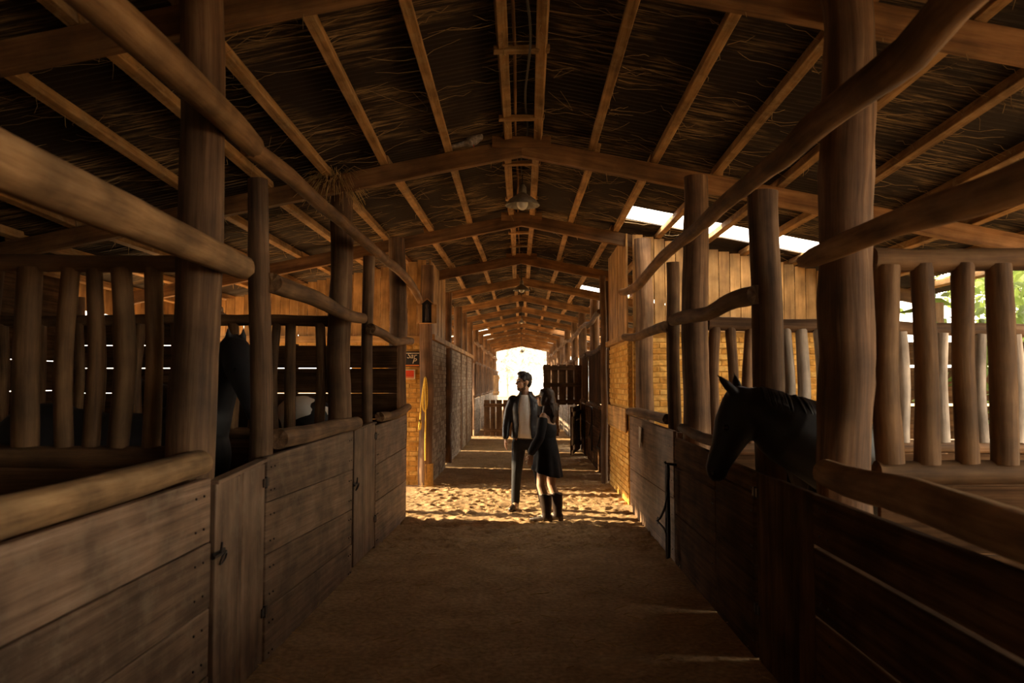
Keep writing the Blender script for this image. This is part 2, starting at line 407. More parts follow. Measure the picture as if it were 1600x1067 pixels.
def tag(o, label=None, cat=None, group=None, kind=None):
    if label: o['label'] = label
    if cat: o['category'] = cat
    if group: o['group'] = group
    if kind: o['kind'] = kind
    return o
def thing(name, label, cat, loc, group=None):
    return tag(link(name, None, None, None, loc), label, cat, group)
def struct(name, loc=(0, 0, 0)):
    return tag(link(name, None, None, None, loc), kind='structure')

# ------------------------------------------------------------------ dimensions
RAFT_Y = [-2.6, 0.8, 4.24, 7.5, 10.9, 14.4, 17.6, 21.0, 24.4, 27.8, 31.2, 34.6, 38.0, 41.4, 44.8, 48.2]
def zr(y):          # underside of the rafters at the ridge
    if y <= 4.2: return 3.9 + (4.2 - y) * 0.03
    if y <= 7.5: return 3.9 - (y - 4.2) / 3.3 * 0.1
    return 3.8
SLOPE = 0.2
EAVE = 5.6

# ------------------------------------------------------------------ floor
def make_floor():
    xs = np.unique(np.concatenate([np.linspace(-60, -6, 19), np.arange(-6, -1.7, 0.2), np.arange(-1.7, 1.72, 0.03), np.arange(1.75, 6, 0.2), np.linspace(6, 60, 19)]).round(4))
    ys = np.unique(np.concatenate([np.linspace(-14, 2, 17), np.arange(2, 7.6, 0.12), np.arange(7.6, 13.6, 0.03), np.arange(13.6, 26, 0.12), np.linspace(26, 130, 60)]).round(4))
    X, Y = np.meshgrid(xs, ys); Z = np.zeros_like(X)
    rs = np.random.RandomState(3)
    for i in range(2600):
        cx = rs.uniform(-1.6, 1.6); cy = rs.uniform(2.2, 25) if i > 1300 else rs.uniform(8, 13.4)
        r = rs.uniform(0.035, 0.08) * (1 if cy > 7 else 1.6); dpt = rs.uniform(0.006, 0.026) * (1.0 if cy > 8 else 0.4)
        a = rs.uniform(0, PI); el = rs.uniform(1.0, 2.0)
        i0, i1 = np.searchsorted(ys, [cy - 4 * r, cy + 4 * r]); j0, j1 = np.searchsorted(xs, [cx - 4 * r, cx + 4 * r])
        dx = X[i0:i1, j0:j1] - cx; dy = Y[i0:i1, j0:j1] - cy
        u = (dx * math.cos(a) + dy * math.sin(a)) / r; v = (-dx * math.sin(a) + dy * math.cos(a)) / (r / el)
        q = u * u + v * v
        Z[i0:i1, j0:j1] += dpt * (-np.exp(-q) + 0.45 * np.exp(-((np.sqrt(q) - 1.5) ** 2) * 4))
    Z = np.clip(Z, -0.05, 0.035)
    ny, nx = X.shape
    vs = np.stack([X.ravel(), Y.ravel(), Z.ravel()], 1)
    idx = np.arange(nx * ny).reshape(ny, nx)
    fs = np.stack([idx[:-1, :-1].ravel(), idx[:-1, 1:].ravel(), idx[1:, 1:].ravel(), idx[1:, :-1].ravel()], 1)
    me = bpy.data.meshes.new('floor'); me.from_pydata(vs.tolist(), [], fs.tolist())
    me.polygons.foreach_set('use_smooth', [True] * len(fs)); me.update()
    o = link('floor', me, M_sand, None, (0, 0, 0)); tag(o, kind='structure')
make_floor()

# ------------------------------------------------------------------ roof
ceiling = struct('ceiling', (0, 0, 0))
PX = [0.13, 0.70, 1.28, 1.86, 2.45, 3.05, 3.65, 4.25, 4.85, 5.45]
for i, y in enumerate(RAFT_Y):
    for s in (-1, 1):
        mb = MB(); z0 = zr(y)
        mb.beam((s * 0.003, y, z0 + 0.085), (s * EAVE, y, z0 + 0.085 - SLOPE * EAVE), 0.085, 0.17, (0, 0, 1), 0.006 if y < 20 else 0)
        build(mb, 'rafter', M_rafter, ceiling)
    if 3 < y < 16:     # gusset plate that joins each pair at the ridge
        mb = MB(); mb.beam((-0.28, y - 0.052, zr(y) + 0.125), (0.28, y - 0.052, zr(y) + 0.125), 0.02, 0.11, (0, 0, 1), 0.003)
        build(mb, 'ridge_plate', M_rafter, ceiling)
for i in range(len(RAFT_Y) - 1):
    ya, yb = RAFT_Y[i] - 0.05, RAFT_Y[i + 1] + 0.05
    for s in (-1, 1):
        for px in PX:
            j = R.uniform(-0.035, 0.035); j2 = R.uniform(-0.035, 0.035)
            x0 = s * px + j; x1 = s * px + j2
            za = zr(ya) + 0.17 + 0.043 - SLOPE * abs(x0); zb = zr(yb) + 0.17 + 0.043 - SLOPE * abs(x1)
            mb = MB(); mb.beam((x0, ya, za), (x1, yb, zb), 0.072, 0.085, (s * SLOPE, 0, 1), 0.004 if yb < 16 else 0)
            build(mb, 'purlin', M_purlin, ceiling)
for y in (5.55, 6.9, 8.3, 9.9, 12.2, 13.4):
    mb = MB(); z = zr(y) + 0.15
    mb.beam((-0.2, y, z), (0.2, y + 0.02, z + 0.015), 0.09, 0.035, (0, 0, 1), 0.004); build(mb, 'ridge_block', M_purlin, ceiling)
# corrugated sheets
SW = 0.80; ROWS = [(0.0, 1.30), (1.26, 3.76), (3.70, 5.85)]
def sheet(mb, s, xa, xb, ya, yb, dz):
    na = 3; nb = max(6, int(round((yb - ya) / 0.076)) * 6)
    if ya > 22: nb = nb // 3
    vs = []; gs = []
    for i in range(na + 1):
        x = xa + (xb - xa) * i / na
        for k in range(nb + 1):
            y = ya + (yb - ya) * k / nb
            z = zr(y) + 0.17 + 0.085 + 0.012 + dz - SLOPE * x + 0.013 * math.sin(2 * PI * y / 0.076) 
            vs.append((s * x, y, z)); gs.append((s * x + 20, y, 0))
    fs = []
    for i in range(na):
        for k in range(nb):
            a = i * (nb + 1) + k; f = (a, a + 1, a + nb + 2, a + nb + 1)
            fs.append(f if s < 0 else tuple(reversed(f)))
    mb.add(vs, fs, gs, True)
far = MB()
k = 0; y = -3.2
while y < 49.0:
    for s in (-1, 1):
        for r, (xa, xb) in enumerate(ROWS):
            gap = s > 0 and r == 1 and (9.5 < y + 0.4 < 10.3 or 17.5 < y + 0.4 < 18.3 or 30.2 < y + .4 < 31.5 or 36 < y + .4 < 37)
            if s > 0 and r == 1 and y > 38 and k % 3 == 0: gap = True
            if s < 0 and r == 1 and y > 30 and k % 4 == 0: gap = True
            if gap: continue
            if s > 0 and r == 2 and 4.4 < y < 10: xb = 5.3
            dz = 0.004 * (k % 2) + (0.012 if r == 0 else 0.006 if r == 1 else 0) + R.uniform(0, 0.003)
            if y < 22:
                mb = MB(); sheet(mb, s, xa, xb, y, y + SW + 0.06, dz); build(mb, 'roof_sheet', M_sheet, ceiling)
            else: sheet(far, s, xa, xb, y, y + SW + 0.06, dz)
    y += SW; k += 1
o = build(far, 'roof_sheet', M_sheet, ceiling); o['kind'] = 'stuff'
mb = MB()
for s in (-1, 1):
    mb.beam((s * 0.11, -3.2, 4.075), (s * 0.11, 4.2, 4.085 + 0.11), 0.24, 0.008, (s * 0.2, 0, 1)) if False else None
vs = []
for y in (-3.2, 4.2, 7.5, 49): 
    z = zr(y) + 0.17 + 0.085 + 0.05
    vs += [(-0.2, y, z - 0.04), (0, y, z + 0.02), (0.2, y, z - 0.04)]
mb.add(vs, [f for i in range(3) for f in ((i * 3, i * 3 + 1, i * 3 + 4, i * 3 + 3), (i * 3 + 1, i * 3 + 2, i * 3 + 5, i * 3 + 4))], None)
build(mb, 'ridge_cap', M_sheet, ceiling)

# ------------------------------------------------------------------ brick work
BRICK_MESH = {}
def brick_mesh(mat, L, H, T):
    key = (mat.name, round(L, 3))
    if key not in BRICK_MESH:
        mb = MB(); mb.beam((-L / 2, 0, 0), (L / 2, 0, 0), T, H, (0, 0, 1), 0.005)
        me = mb.mesh('brick', (0, 0, 0)); me.materials.append(mat); BRICK_MESH[key] = me
    return BRICK_MESH[key]
def brick_wall(parent, p0, p1, z0, z1, n, mat, mort, aspart, thick=0.11, skip=None, bl=0.225, bh=0.066):
    p0 = V((*p0, 0)); p1 = V((*p1, 0)); u = (p1 - p0); L = u.length; u.normalize(); n = V((*n, 0)).normalized()
    mb = MB(); c = n * (-thick / 2 - 0.012)
    mb.beam(p0 + c + V((0, 0, (z0 + z1) / 2)), p1 + c + V((0, 0, (z0 + z1) / 2)), thick, z1 - z0, (0, 0, 1))
    build(mb, 'mortar_bed', mort, parent)
    rest = MB(); row = 0; z = z0; ang = math.atan2(u.y, u.x); cnt = 0
    while z + bh <= z1 + 1e-4:
        a = -(bl / 2 + 0.006) if row % 2 else 0.0
        while a < L - 0.02:
            a0 = max(a, 0); a1 = min(a + bl, L)
            if a1 - a0 > 0.04:
                m = (a0 + a1) / 2; q = p0 + u * m + V((0, 0, z + bh / 2)) - n * (0.03 + R.uniform(-0.004, 0.006))
                if not (skip and skip(m, z)):
                    if aspart(m, z) and cnt < 299:
                        me = brick_mesh(mat, bl if a1 - a0 > bl - 0.01 else (bl / 2 if a1 - a0 < bl * 0.7 else bl), bh, 0.06)
                        o = bpy.data.objects.new('brick', me); COL.objects.link(o); o.parent = parent; o.location = q - worg(parent)
                        o.rotation_euler = (R.uniform(-.02, .02), R.uniform(-.012, .012), ang + R.uniform(-.015, .015))
                        o.scale.x = (a1 - a0) / (bl if a1 - a0 >= bl * 0.7 else bl / 2); cnt += 1
                    else:
                        g0 = R.uniform(0, 50); st = len(rest.v)
                        rest.beam(q - u * (a1 - a0) / 2, q + u * (a1 - a0) / 2, 0.06, bh, (0, 0, 1))
                        for t in range(st, len(rest.v)): rest.g[t] = (g0, 0, 0)
            a += bl + 0.012
        z += bh + 0.012; row += 1
    if rest.v:
        o = build(rest, 'brick', mat, parent); o['kind'] = 'stuff'

def clad(parent, p0, p1, z0, z1, n, w=0.145, mat=None, topf=None, name='board'):
    """vertical boards along p0 -> p1"""
    p0 = V((*p0, 0)); p1 = V((*p1, 0)); u = p1 - p0; L = u.length; u.normalize(); n = V((*n, 0)).normalized()
    k = int(L / w); w = L / k
    for i in range(k):
        c = p0 + u * (i + 0.5) * w - n * (0.014 + R.uniform(-0.004, 0.004))
        zt = topf(c) if topf else z1
        mb = MB(); mb.beam(c + V((0, 0, z0)), c + V((0, 0, zt)), w - 0.008, 0.022, n, 0.003); build(mb, name, mat or M_clad, parent)

roofz = lambda c: zr(c.y) + 0.16 - SLOPE * abs(c.x)
# far wall of the sunlit cross passage on the left
wp = struct('wall_passage', (-3.5, 12.85, 0))
brick_wall(wp, (-2.75, 12.85), (-1.55, 12.85), 0, 2.0, (0, -1), M_brick, M_mortar, lambda m, z: True)
brick_wall(wp, (-5.55, 12.85), (-1.55, 12.85), 2.02, 2.3, (0, -1), M_brick, M_mortar, lambda m, z: True)
mb = MB(); mb.beam((-5.55, 12.91, 2.0), (-2.7, 12.91, 2.0), 0.1, 0.05, (0, 0, 1)); build(mb, 'sun_gap_lintel', M_clad, wp)  # unseen doorway below it, opened in the brick to shape the sun patch
clad(wp, (-5.55, 12.85), (-1.55, 12.85), 2.36, 3.4, (0, -1), topf=roofz)
mb = MB(); mb.beam((-5.55, 12.83, 2.34), (-1.55, 12.83, 2.34), 0.05, 0.11, (0, 0, 1), 0.004); build(mb, 'cross_beam', M_clad, wp)
# right brick wall across the stalls
wr = struct('wall_right_brick', (3.1, 10.72, 0))
brick_wall(wr, (1.5, 10.72), (4.7, 10.72), 0, 2.32, (0, -1), M_brick, M_mortar, lambda m, z: z > 1.0)
clad(wr, (1.5, 10.72), (4.7, 10.72), 2.36, 3.4, (0, -1), topf=roofz)
mb = MB(); mb.beam((1.5, 10.70, 2.35), (4.7, 10.70, 2.35), 0.05, 0.07, (0, 0, 1), 0.004); build(mb, 'cross_beam', M_clad, wr)
# right pier beside the aisle
wq = struct('wall_right_pier', (1.45, 11.7, 0))
brick_wall(wq, (1.43, 10.78), (1.43, 13.0), 0, 2.22, (-1, 0), M_brick, M_mortar, lambda m, z: True, skip=lambda m, z: 0.96 < z < 1.25)
clad(wq, (1.42, 10.78), (1.42, 13.0), 2.3, 3.4, (-1, 0), w=0.19, topf=roofz)
mb = MB(); mb.beam((1.41, 10.8, 1.13), (1.41, 13.0, 1.13), 0.025, 0.32, (0, 0, 1), 0.004); build(mb, 'patch_board', M_clad, wq)
mb = MB(); mb.beam((1.40, 10.78, 2.26), (1.40, 13.02, 2.26), 0.06, 0.08, (0, 0, 1), 0.004); build(mb, 'cross_beam', M_clad, wq)
# left limewashed brick beyond the passage
wl = struct('wall_left_brick', (-1.5, 18, 0))
for ya, yb in ((13.0, 15.5), (16.8, 19.2), (19.5, 23.4)):
    brick_wall(wl, (-1.47, ya), (-1.47, yb), 0, 2.35, (1, 0), M_brickw, M_mortarw, lambda m, z: False)
clad(wl, (-1.49, 13.0), (-1.49, 15.5), 2.42, 3.4, (1, 0), w=0.25, topf=roofz)
mb = MB(); mb.beam((-1.48, 13.0, 2.39), (-1.48, 23.4, 2.39), 0.12, 0.09, (0, 0, 1)); build(mb, 'cross_beam', M_clad, wl)
# plank door in the dark gap
d1 = struct('door_1', (-1.6, 16.15, 0))
for k in range(6):
    mb = MB(); y = 15.6 + k * 0.2; mb.beam((-1.62, y + 0.1, 0.04), (-1.62, y + 0.1, 2.3), 0.19, 0.03, (1, 0, 0)); build(mb, 'board', M_fenced, d1)
mb = MB(); mb.beam((-1.58, 15.65, 1.1), (-1.58, 16.75, 1.1), 0.03, 0.12, (0, 0, 1)); build(mb, 'ledge_board', M_fenced, d1)

# outer walls
wo = struct('wall_left_outer', (-5.6, 3.5, 0))
heights = [0.0, 0.38, 0.80, 1.20, 1.55, 1.90, 2.25, 2.62]
for (ya, yb) in ((-3.0, 0.8), (0.8, 4.2), (4.2, 7.5), (7.5, 9.85)):
    for a, b in zip(heights, heights[1:] + [3.02]):
        g = -0.008 if a not in (1.20, 1.55, 1.90) else R.uniform(0.006, 0.010)
        mb = MB(); mb.beam((-5.6, ya, (a + b) / 2), (-5.6, yb + 0.003, (a + b) / 2), 0.03, b - a - g, (0, 0, 1), 0.003)
        build(mb, 'plank', M_fenced, wo)
for y in (-2.6, 0.8, 4.2, 7.5, 9.8):
    mb = MB(); mb.tube([(-5.5, y, -0.1), (-5.5, y, zr(y) - SLOPE * 5.5)], 0.07, 10, 0.3, 0.02, 0.08); build(mb, 'wall_post', M_post, wo)
# boards added over the passage opening to block sky and limit the sun
for k in range(28):
    y = 9.75 + k * 0.2; mb = MB(); mb.beam((-5.58, y + .1, 2.56), (-5.58, y + .1, 3.0), 0.192, 0.025, (1, 0, 0), 0.003); build(mb, 'board', M_clad, wo)
wb = struct('wall_back_added', (0, -3.2, 0))  # unseen wall added behind the camera to keep light off the foreground
for k in range(29):
    x = -5.6 + k * 0.4; mb = MB(); mb.beam((x, -3.2, -0.05), (x, -3.2, 4.2 - SLOPE * abs(x) + 0.15), 0.395, 0.03, (0, 1, 0), 0.003); build(mb, 'board', M_fenced, wb)
wo2 = struct('wall_right_outer', (5.6, 3.8, 0))
for (ya, yb) in ((-3.0, 0.8), (0.8, 4.2)):
    for a, b in ((0.05, 0.42), (0.45, 0.8), (0.83, 1.15)):
        mb = MB(); mb.beam((5.6, ya, (a + b) / 2), (5.6, yb - 0.01, (a + b) / 2), 0.03, b - a, (0, 0, 1), 0.003); build(mb, 'plank', M_fenced, wo2)
for y in (-2.6, 0.8, 4.2, 7.5, 10.6):
    mb = MB(); mb.tube([(5.52, y, -0.1), (5.52, y, zr(y) - SLOPE * 5.52)], 0.075, 10, 0.3, 0.02, 0.08); build(mb, 'wall_post', M_post, wo2)

# ------------------------------------------------------------------ timber posts
def post(label, x, y, r, z1, z0=-0.12, mat=None, lean=(0, 0), seg=16, group=None, name='timber_post', bump=0.09, wob=0.035, rtop=None):
    mb = MB(); zm = (z0 + z1) / 2; rtop = rtop or r * 0.92
    mb.tube([(x, y, z0), (x + lean[0] * .4, y + lean[1] * .4, z0 + (z1 - z0) * .4), (x + lean[0], y + lean[1], z1)], [r * 1.03, r, rtop], seg, 0.13 if y < 14 else 0.4, wob, bump)
    o = build(mb, name, mat or M_post, None, (x, y, 0)); return tag(o, label, 'post', group)
post('thick round timber post standing at the near left stall corner', -1.665, 4.05, 0.118, zr(4.05) + 0.1 - SLOPE * 1.66)
post('weathered round post with grass nest on its top, left of aisle', -1.77, 7.72, 0.115, 3.62)
post('dark square-looking post at the end of the left plank partition', -1.6, 10.25, 0.115, 3.52)
post('tall round post carrying the little wooden shrine and yellow rope', -1.52, 12.72, 0.108, 3.52)
mb = MB(); mb.tube([(-1.52, 12.72, -0.05), (-1.52, 12.72, 0.36)], [0.125, 0.118], 16, 0.1, 0, 0.05); 
o = build(mb, 'concrete_collar', M_mortar, bpy.data.objects['timber_post.003'])
post('thick knotty post at the near right stall corner beside the black horse', 1.66, 4.05, 0.135, zr(4.05) + 0.1 - SLOPE * 1.66, bump=0.18, wob=0.07)
post('round grey post on the right where the second slat divider meets the aisle', 1.575, 7.2, 0.122, 3.52)
post('square weathered post at the corner of the orange brick wall, right of aisle', 1.62, 10.55, 0.118, 3.55)
post('thin pale gate post with collar mark leaning by the near left gate', -1.605, 4.92, 0.072, 2.93, lean=(-0.06, 0.02), rtop=0.062, mat=M_post)
post('slim post standing behind the farther narrow gate on the left', -1.545, 7.93, 0.052, 2.9, rtop=0.06)
post('gate post reaching the wavy upper log right above the black horse neck', 1.585, 5.13, 0.098, 2.88, rtop=0.095)
post('slim post beside the paper tag on the right fence', 1.512, 7.95, 0.068, 2.84)
post('door post at the dark gap past the right brick pier', 1.36, 13.15, 0.055, 3.4, seg=12)
ords = ['first', 'second', 'third', 'fourth', 'fifth', 'sixth', 'seventh', 'eighth', 'ninth', 'tenth', 'eleventh']
LY = [16.3, 19.35, 21.0, 24.4, 27.8, 31.2, 34.6, 38.0, 41.4, 44.8, 48.2]
for i, y in enumerate(LY):
    post(f'{ords[i]} dark round post after the shrine post along the left of the aisle', -1.55 if y < 24 else -1.62, y + 0.13, 0.11, 3.5, group='far left posts', seg=10)
RY = [14.4, 17.6, 21.0, 24.4, 27.8, 31.2, 34.6, 38.0, 41.4, 44.8, 48.2]
for i, y in enumerate(RY):
    post(f'{ords[i]} dark round post after the brick pier along the right of the aisle', 1.62, y + 0.13, 0.11, 3.5, group='far right posts', seg=10)

# ------------------------------------------------------------------ horizontal logs along the aisle
def rail(label, pts, rad, mat=None, wob=0.02, bump=0.09, seg=14, group=None, name='log_rail', step=0.12):
    mb = MB(); mb.tube(pts, rad, seg, step, wob, bump, rough_end=0.01); o = build(mb, name, mat or M_log, None); return tag(o, label, 'log', group)
rail('thick smooth log running overhead at top left, nearest of the upper logs', [(-1.47, 0.9, 3.0), (-1.48, 2.2, 2.98), (-1.48, 3.3, 2.985), (-1.49, 4.0, 2.975), (-1.50, 4.36, 2.965)], [0.08, 0.076, 0.073, 0.068, 0.06], wob=0.015, bump=0.05, mat=M_log_lit)
rail('long thin upper log from the pale gate post to the dark post, left side', [(-1.52, 4.4, 2.965), (-1.5, 5.2, 2.99), (-1.50, 6.2, 2.985), (-1.47, 7.6, 2.965), (-1.45, 8.8, 2.96), (-1.43, 10.0, 2.94), (-1.42, 10.7, 2.86), (-1.41, 11.0, 2.78)], [0.058, 0.05, 0.05, 0.05, 0.052, 0.052, 0.05, 0.04], wob=0.02, bump=0.10)
rail('thick log at eye level in the upper left, ending past the near post', [(-1.46, 0.9, 2.27), (-1.47, 2.4, 2.27), (-1.48, 3.4, 2.265), (-1.49, 4.22, 2.262)], [0.088, 0.085, 0.075, 0.062], wob=0.01, bump=0.05, mat=M_log_lit)
rail('short sloping log between the pale gate post and the nest post', [(-1.565, 4.93, 2.27), (-1.55, 5.9, 2.27), (-1.56, 7.0, 2.255), (-1.53, 7.62, 2.265)], [0.062, 0.06, 0.055, 0.05])
rail('short crooked log left of the shrine post, before the dark square-looking post', [(-1.46, 7.72, 2.17), (-1.45, 8.3, 2.16), (-1.44, 9.0, 2.13), (-1.42, 10.2, 2.17)], [0.05, 0.048, 0.05, 0.046], wob=0.03)
rail('long wavy upper log winding past the near right post', [(1.46, 1.2, 2.96), (1.45, 2.2, 2.93), (1.45, 2.66, 2.92), (1.45, 2.95, 2.865), (1.43, 3.25, 2.86), (1.44, 3.6, 2.885), (1.44, 3.95, 2.90), (1.43, 4.3, 2.87), (1.43, 4.75, 2.885), (1.44, 5.9, 2.92), (1.45, 7.3, 2.935), (1.45, 8.6, 2.90), (1.42, 9.6, 2.83), (1.38, 10.3, 2.83), (1.33, 10.65, 2.86)],
     [0.08, 0.076, 0.074, 0.078, 0.07, 0.068, 0.07, 0.06, 0.056, 0.056, 0.055, 0.055, 0.058, 0.05, 0.045], wob=0.02, bump=0.10)
rail('log at eye level on the near right, tapering to the knotty post', [(1.44, 0.8, 2.2), (1.45, 1.8, 2.21), (1.455, 2.4, 2.225), (1.46, 3.1, 2.265), (1.46, 3.95, 2.272), (1.45, 4.1, 2.27)], [0.07, 0.066, 0.062, 0.055, 0.05, 0.03], wob=0.015, mat=M_log_lit)
rail('short crooked log between the gate post and grey post, right side', [(1.5, 5.05, 2.215), (1.47, 5.6, 2.225), (1.45, 6.2, 2.18), (1.44, 6.9, 2.215), (1.40, 7.35, 2.225)], [0.062, 0.06, 0.055, 0.062, 0.05], wob=0.03)
rail('short crooked log ending at the square post by the orange brick', [(1.435, 7.93, 2.2), (1.42, 8.9, 2.215), (1.40, 9.8, 2.2), (1.36, 10.4, 2.24)], [0.055, 0.05, 0.05, 0.045], wob=0.03)
# logs lying on the fence tops
rail('thick worn log lying on top of the near left fence', [(-1.6, 0.7, 1.235), (-1.6, 2.0, 1.235), (-1.59, 3.0, 1.238), (-1.585, 3.95, 1.245)], [0.07, 0.068, 0.066, 0.062], wob=0.012, bump=0.08, mat=M_log_lit)
rail('grey log lying on the left fence below the pale gate post', [(-1.52, 4.98, 1.285), (-1.51, 5.7, 1.285), (-1.49, 6.5, 1.29), (-1.475, 7.1, 1.292)], [0.065, 0.062, 0.06, 0.056], mat=M_post)
rail('bark-covered knobbly log on the far left fence panel', [(-1.42, 7.95, 1.3), (-1.41, 8.6, 1.285), (-1.40, 9.2, 1.30), (-1.385, 9.75, 1.345)], [0.05, 0.045, 0.05, 0.04], wob=0.03, bump=0.2)
rail('thick wavy log lying on the near right fence, lower right', [(1.5, 0.7, 1.20), (1.49, 1.7, 1.19), (1.48, 2.4, 1.20), (1.47, 3.0, 1.225), (1.47, 3.5, 1.205), (1.47, 3.9, 1.215)], [0.08, 0.08, 0.078, 0.075, 0.074, 0.065], wob=0.02, bump=0.1, mat=M_log_lit)
rail('grey log on the right fence behind the horse head', [(1.47, 5.75, 1.20), (1.46, 6.4, 1.195), (1.45, 7.25, 1.235)], [0.045, 0.045, 0.04], mat=M_post)
rail('pale sunlit log on the right fence above the paper tag', [(1.45, 7.95, 1.28), (1.43, 8.8, 1.285), (1.41, 9.6, 1.285), (1.40, 10.4, 1.26)], [0.055, 0.05, 0.055, 0.05], mat=M_post, wob=0.02)
# bright far logs
for i, (s, lst) in enumerate(((-1, [(24.6, 31.0), (31.2, 37.8), (38.0, 45)]), (1, [(14.6, 21.0), (21.2, 27.8), (28, 34.4), (34.6, 41.2)]))):
    for k, (a, b) in enumerate(lst):
        mb = MB(); x = s * 1.43
        rail(f'{ords[k]} wavy upper log beyond the brick on the {"left" if s < 0 else "right"} of the aisle', [(x, a, 2.95), (x + R.uniform(-.05, .05), a * .7 + b * .3, 2.88), (x, a * .35 + b * .65, 2.97), (x, b, 2.9)], 0.05, seg=8, wob=0.05, bump=0.15, step=0.3, mat=M_post)

# ------------------------------------------------------------------ fences of planks along the aisle
def nails(mb, pts, n):
    for p in pts: mb.tube([V(p), V(p) + V(n) * 0.006], 0.006, 6)
def plank_panel(name, label, cat, A, B, zs, mat, n=1, thick=0.038, group=None, gap=0.006, battens=True):
    """A,B (x,y) ends of the panel face; zs = list of (z at A, z at B) seams from top to bottom; n=+1 faces +X"""
    A = V((*A, 0)); B = V((*B, 0)); u = (B - A).normalized(); nn = V((u.y, -u.x, 0)) * (1 if (u.y > 0) == (n > 0) else -1)
    t = thing(name, label, cat, ((A + B) / 2)[:], group)
    for i, ((a0, b0), (a1, b1)) in enumerate(zip(zs, zs[1:])):
        g = gap if not isinstance(gap, (list, tuple)) else gap[i]
        pa = A - nn * (thick / 2 + R.uniform(0, 0.006)) + V((0, 0, (a0 + a1) / 2)); pb = B - nn * (thick / 2 + R.uniform(0, 0.006)) + V((0, 0, (b0 + b1) / 2))
        mb = MB(); mb.beam(pa, pb, thick, (a0 - a1) - g, (0, 0, 1), 0.004, h1=(b0 - b1) - g); build(mb, 'plank', mat, t)
    if battens:
        for k in (0.03, 0.97):
            c = A.lerp(B, k) - nn * (thick + 0.04); mb = MB()
            mb.beam(c + V((0, 0, -0.05)), c + V((0, 0, min(zs[0][0], zs[0][1]) - 0.02)), 0.06, 0.06, nn, 0.004); build(mb, 'batten', mat, t)
    mb = MB(); pts = []
    for (a0, b0), (a1, b1) in zip(zs, zs[1:]):
        for k in (0.03, 0.06, 0.94, 0.97):
            for q in (0.25, 0.75):
                pts.append(A.lerp(B, k) + V((0, 0, (a0 + (a1 - a0) * q) * (1 - k) + (b0 + (b1 - b0) * q) * k)) - nn * 0.002)
    nails(mb, pts, nn); o = build(mb, 'nail', M_iron, t); o['kind'] = 'stuff'
    return t
plank_panel('stall_fence', 'near left fence of wide brown planks below the thick worn log', 'fence', (-1.53, 0.8), (-1.53, 3.95), [(1.16, 1.18), (0.87, 0.863), (0.56, 0.545), (0.24, 0.22), (-0.06, -0.06)], M_fence)
plank_panel('stall_fence', 'grey-brown plank fence panel between the two left gates', 'fence', (-1.52, 4.78), (-1.476, 7.0), [(1.205, 1.235), (0.93, 0.885), (0.62, 0.54), (0.30, 0.24), (-0.06, -0.06)], M_fence)
plank_panel('stall_fence', 'far left plank fence panel under the bark-covered log', 'fence', (-1.452, 7.98), (-1.40, 9.75), [(1.22, 1.25), (0.82, 0.86), (0.46, 0.46), (-0.06, -0.06)], M_fence)
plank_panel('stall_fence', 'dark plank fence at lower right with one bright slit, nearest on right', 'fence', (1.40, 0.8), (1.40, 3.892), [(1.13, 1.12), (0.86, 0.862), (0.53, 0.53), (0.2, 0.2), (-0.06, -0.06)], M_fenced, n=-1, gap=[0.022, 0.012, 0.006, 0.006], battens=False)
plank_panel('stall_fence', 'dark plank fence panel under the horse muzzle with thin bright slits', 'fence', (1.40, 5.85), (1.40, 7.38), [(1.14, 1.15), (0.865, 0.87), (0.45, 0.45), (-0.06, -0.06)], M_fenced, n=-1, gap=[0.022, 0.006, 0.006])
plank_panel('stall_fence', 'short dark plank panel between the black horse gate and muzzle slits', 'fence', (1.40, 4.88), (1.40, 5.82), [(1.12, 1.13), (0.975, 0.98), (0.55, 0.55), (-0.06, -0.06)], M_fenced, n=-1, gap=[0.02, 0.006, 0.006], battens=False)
plank_panel('stall_fence', 'brown right fence panel bearing the white paper tag', 'fence', (1.40, 7.42), (1.40, 10.4), [(1.20, 1.22), (0.58, 0.54), (-0.06, -0.06)], M_fence, n=-1)

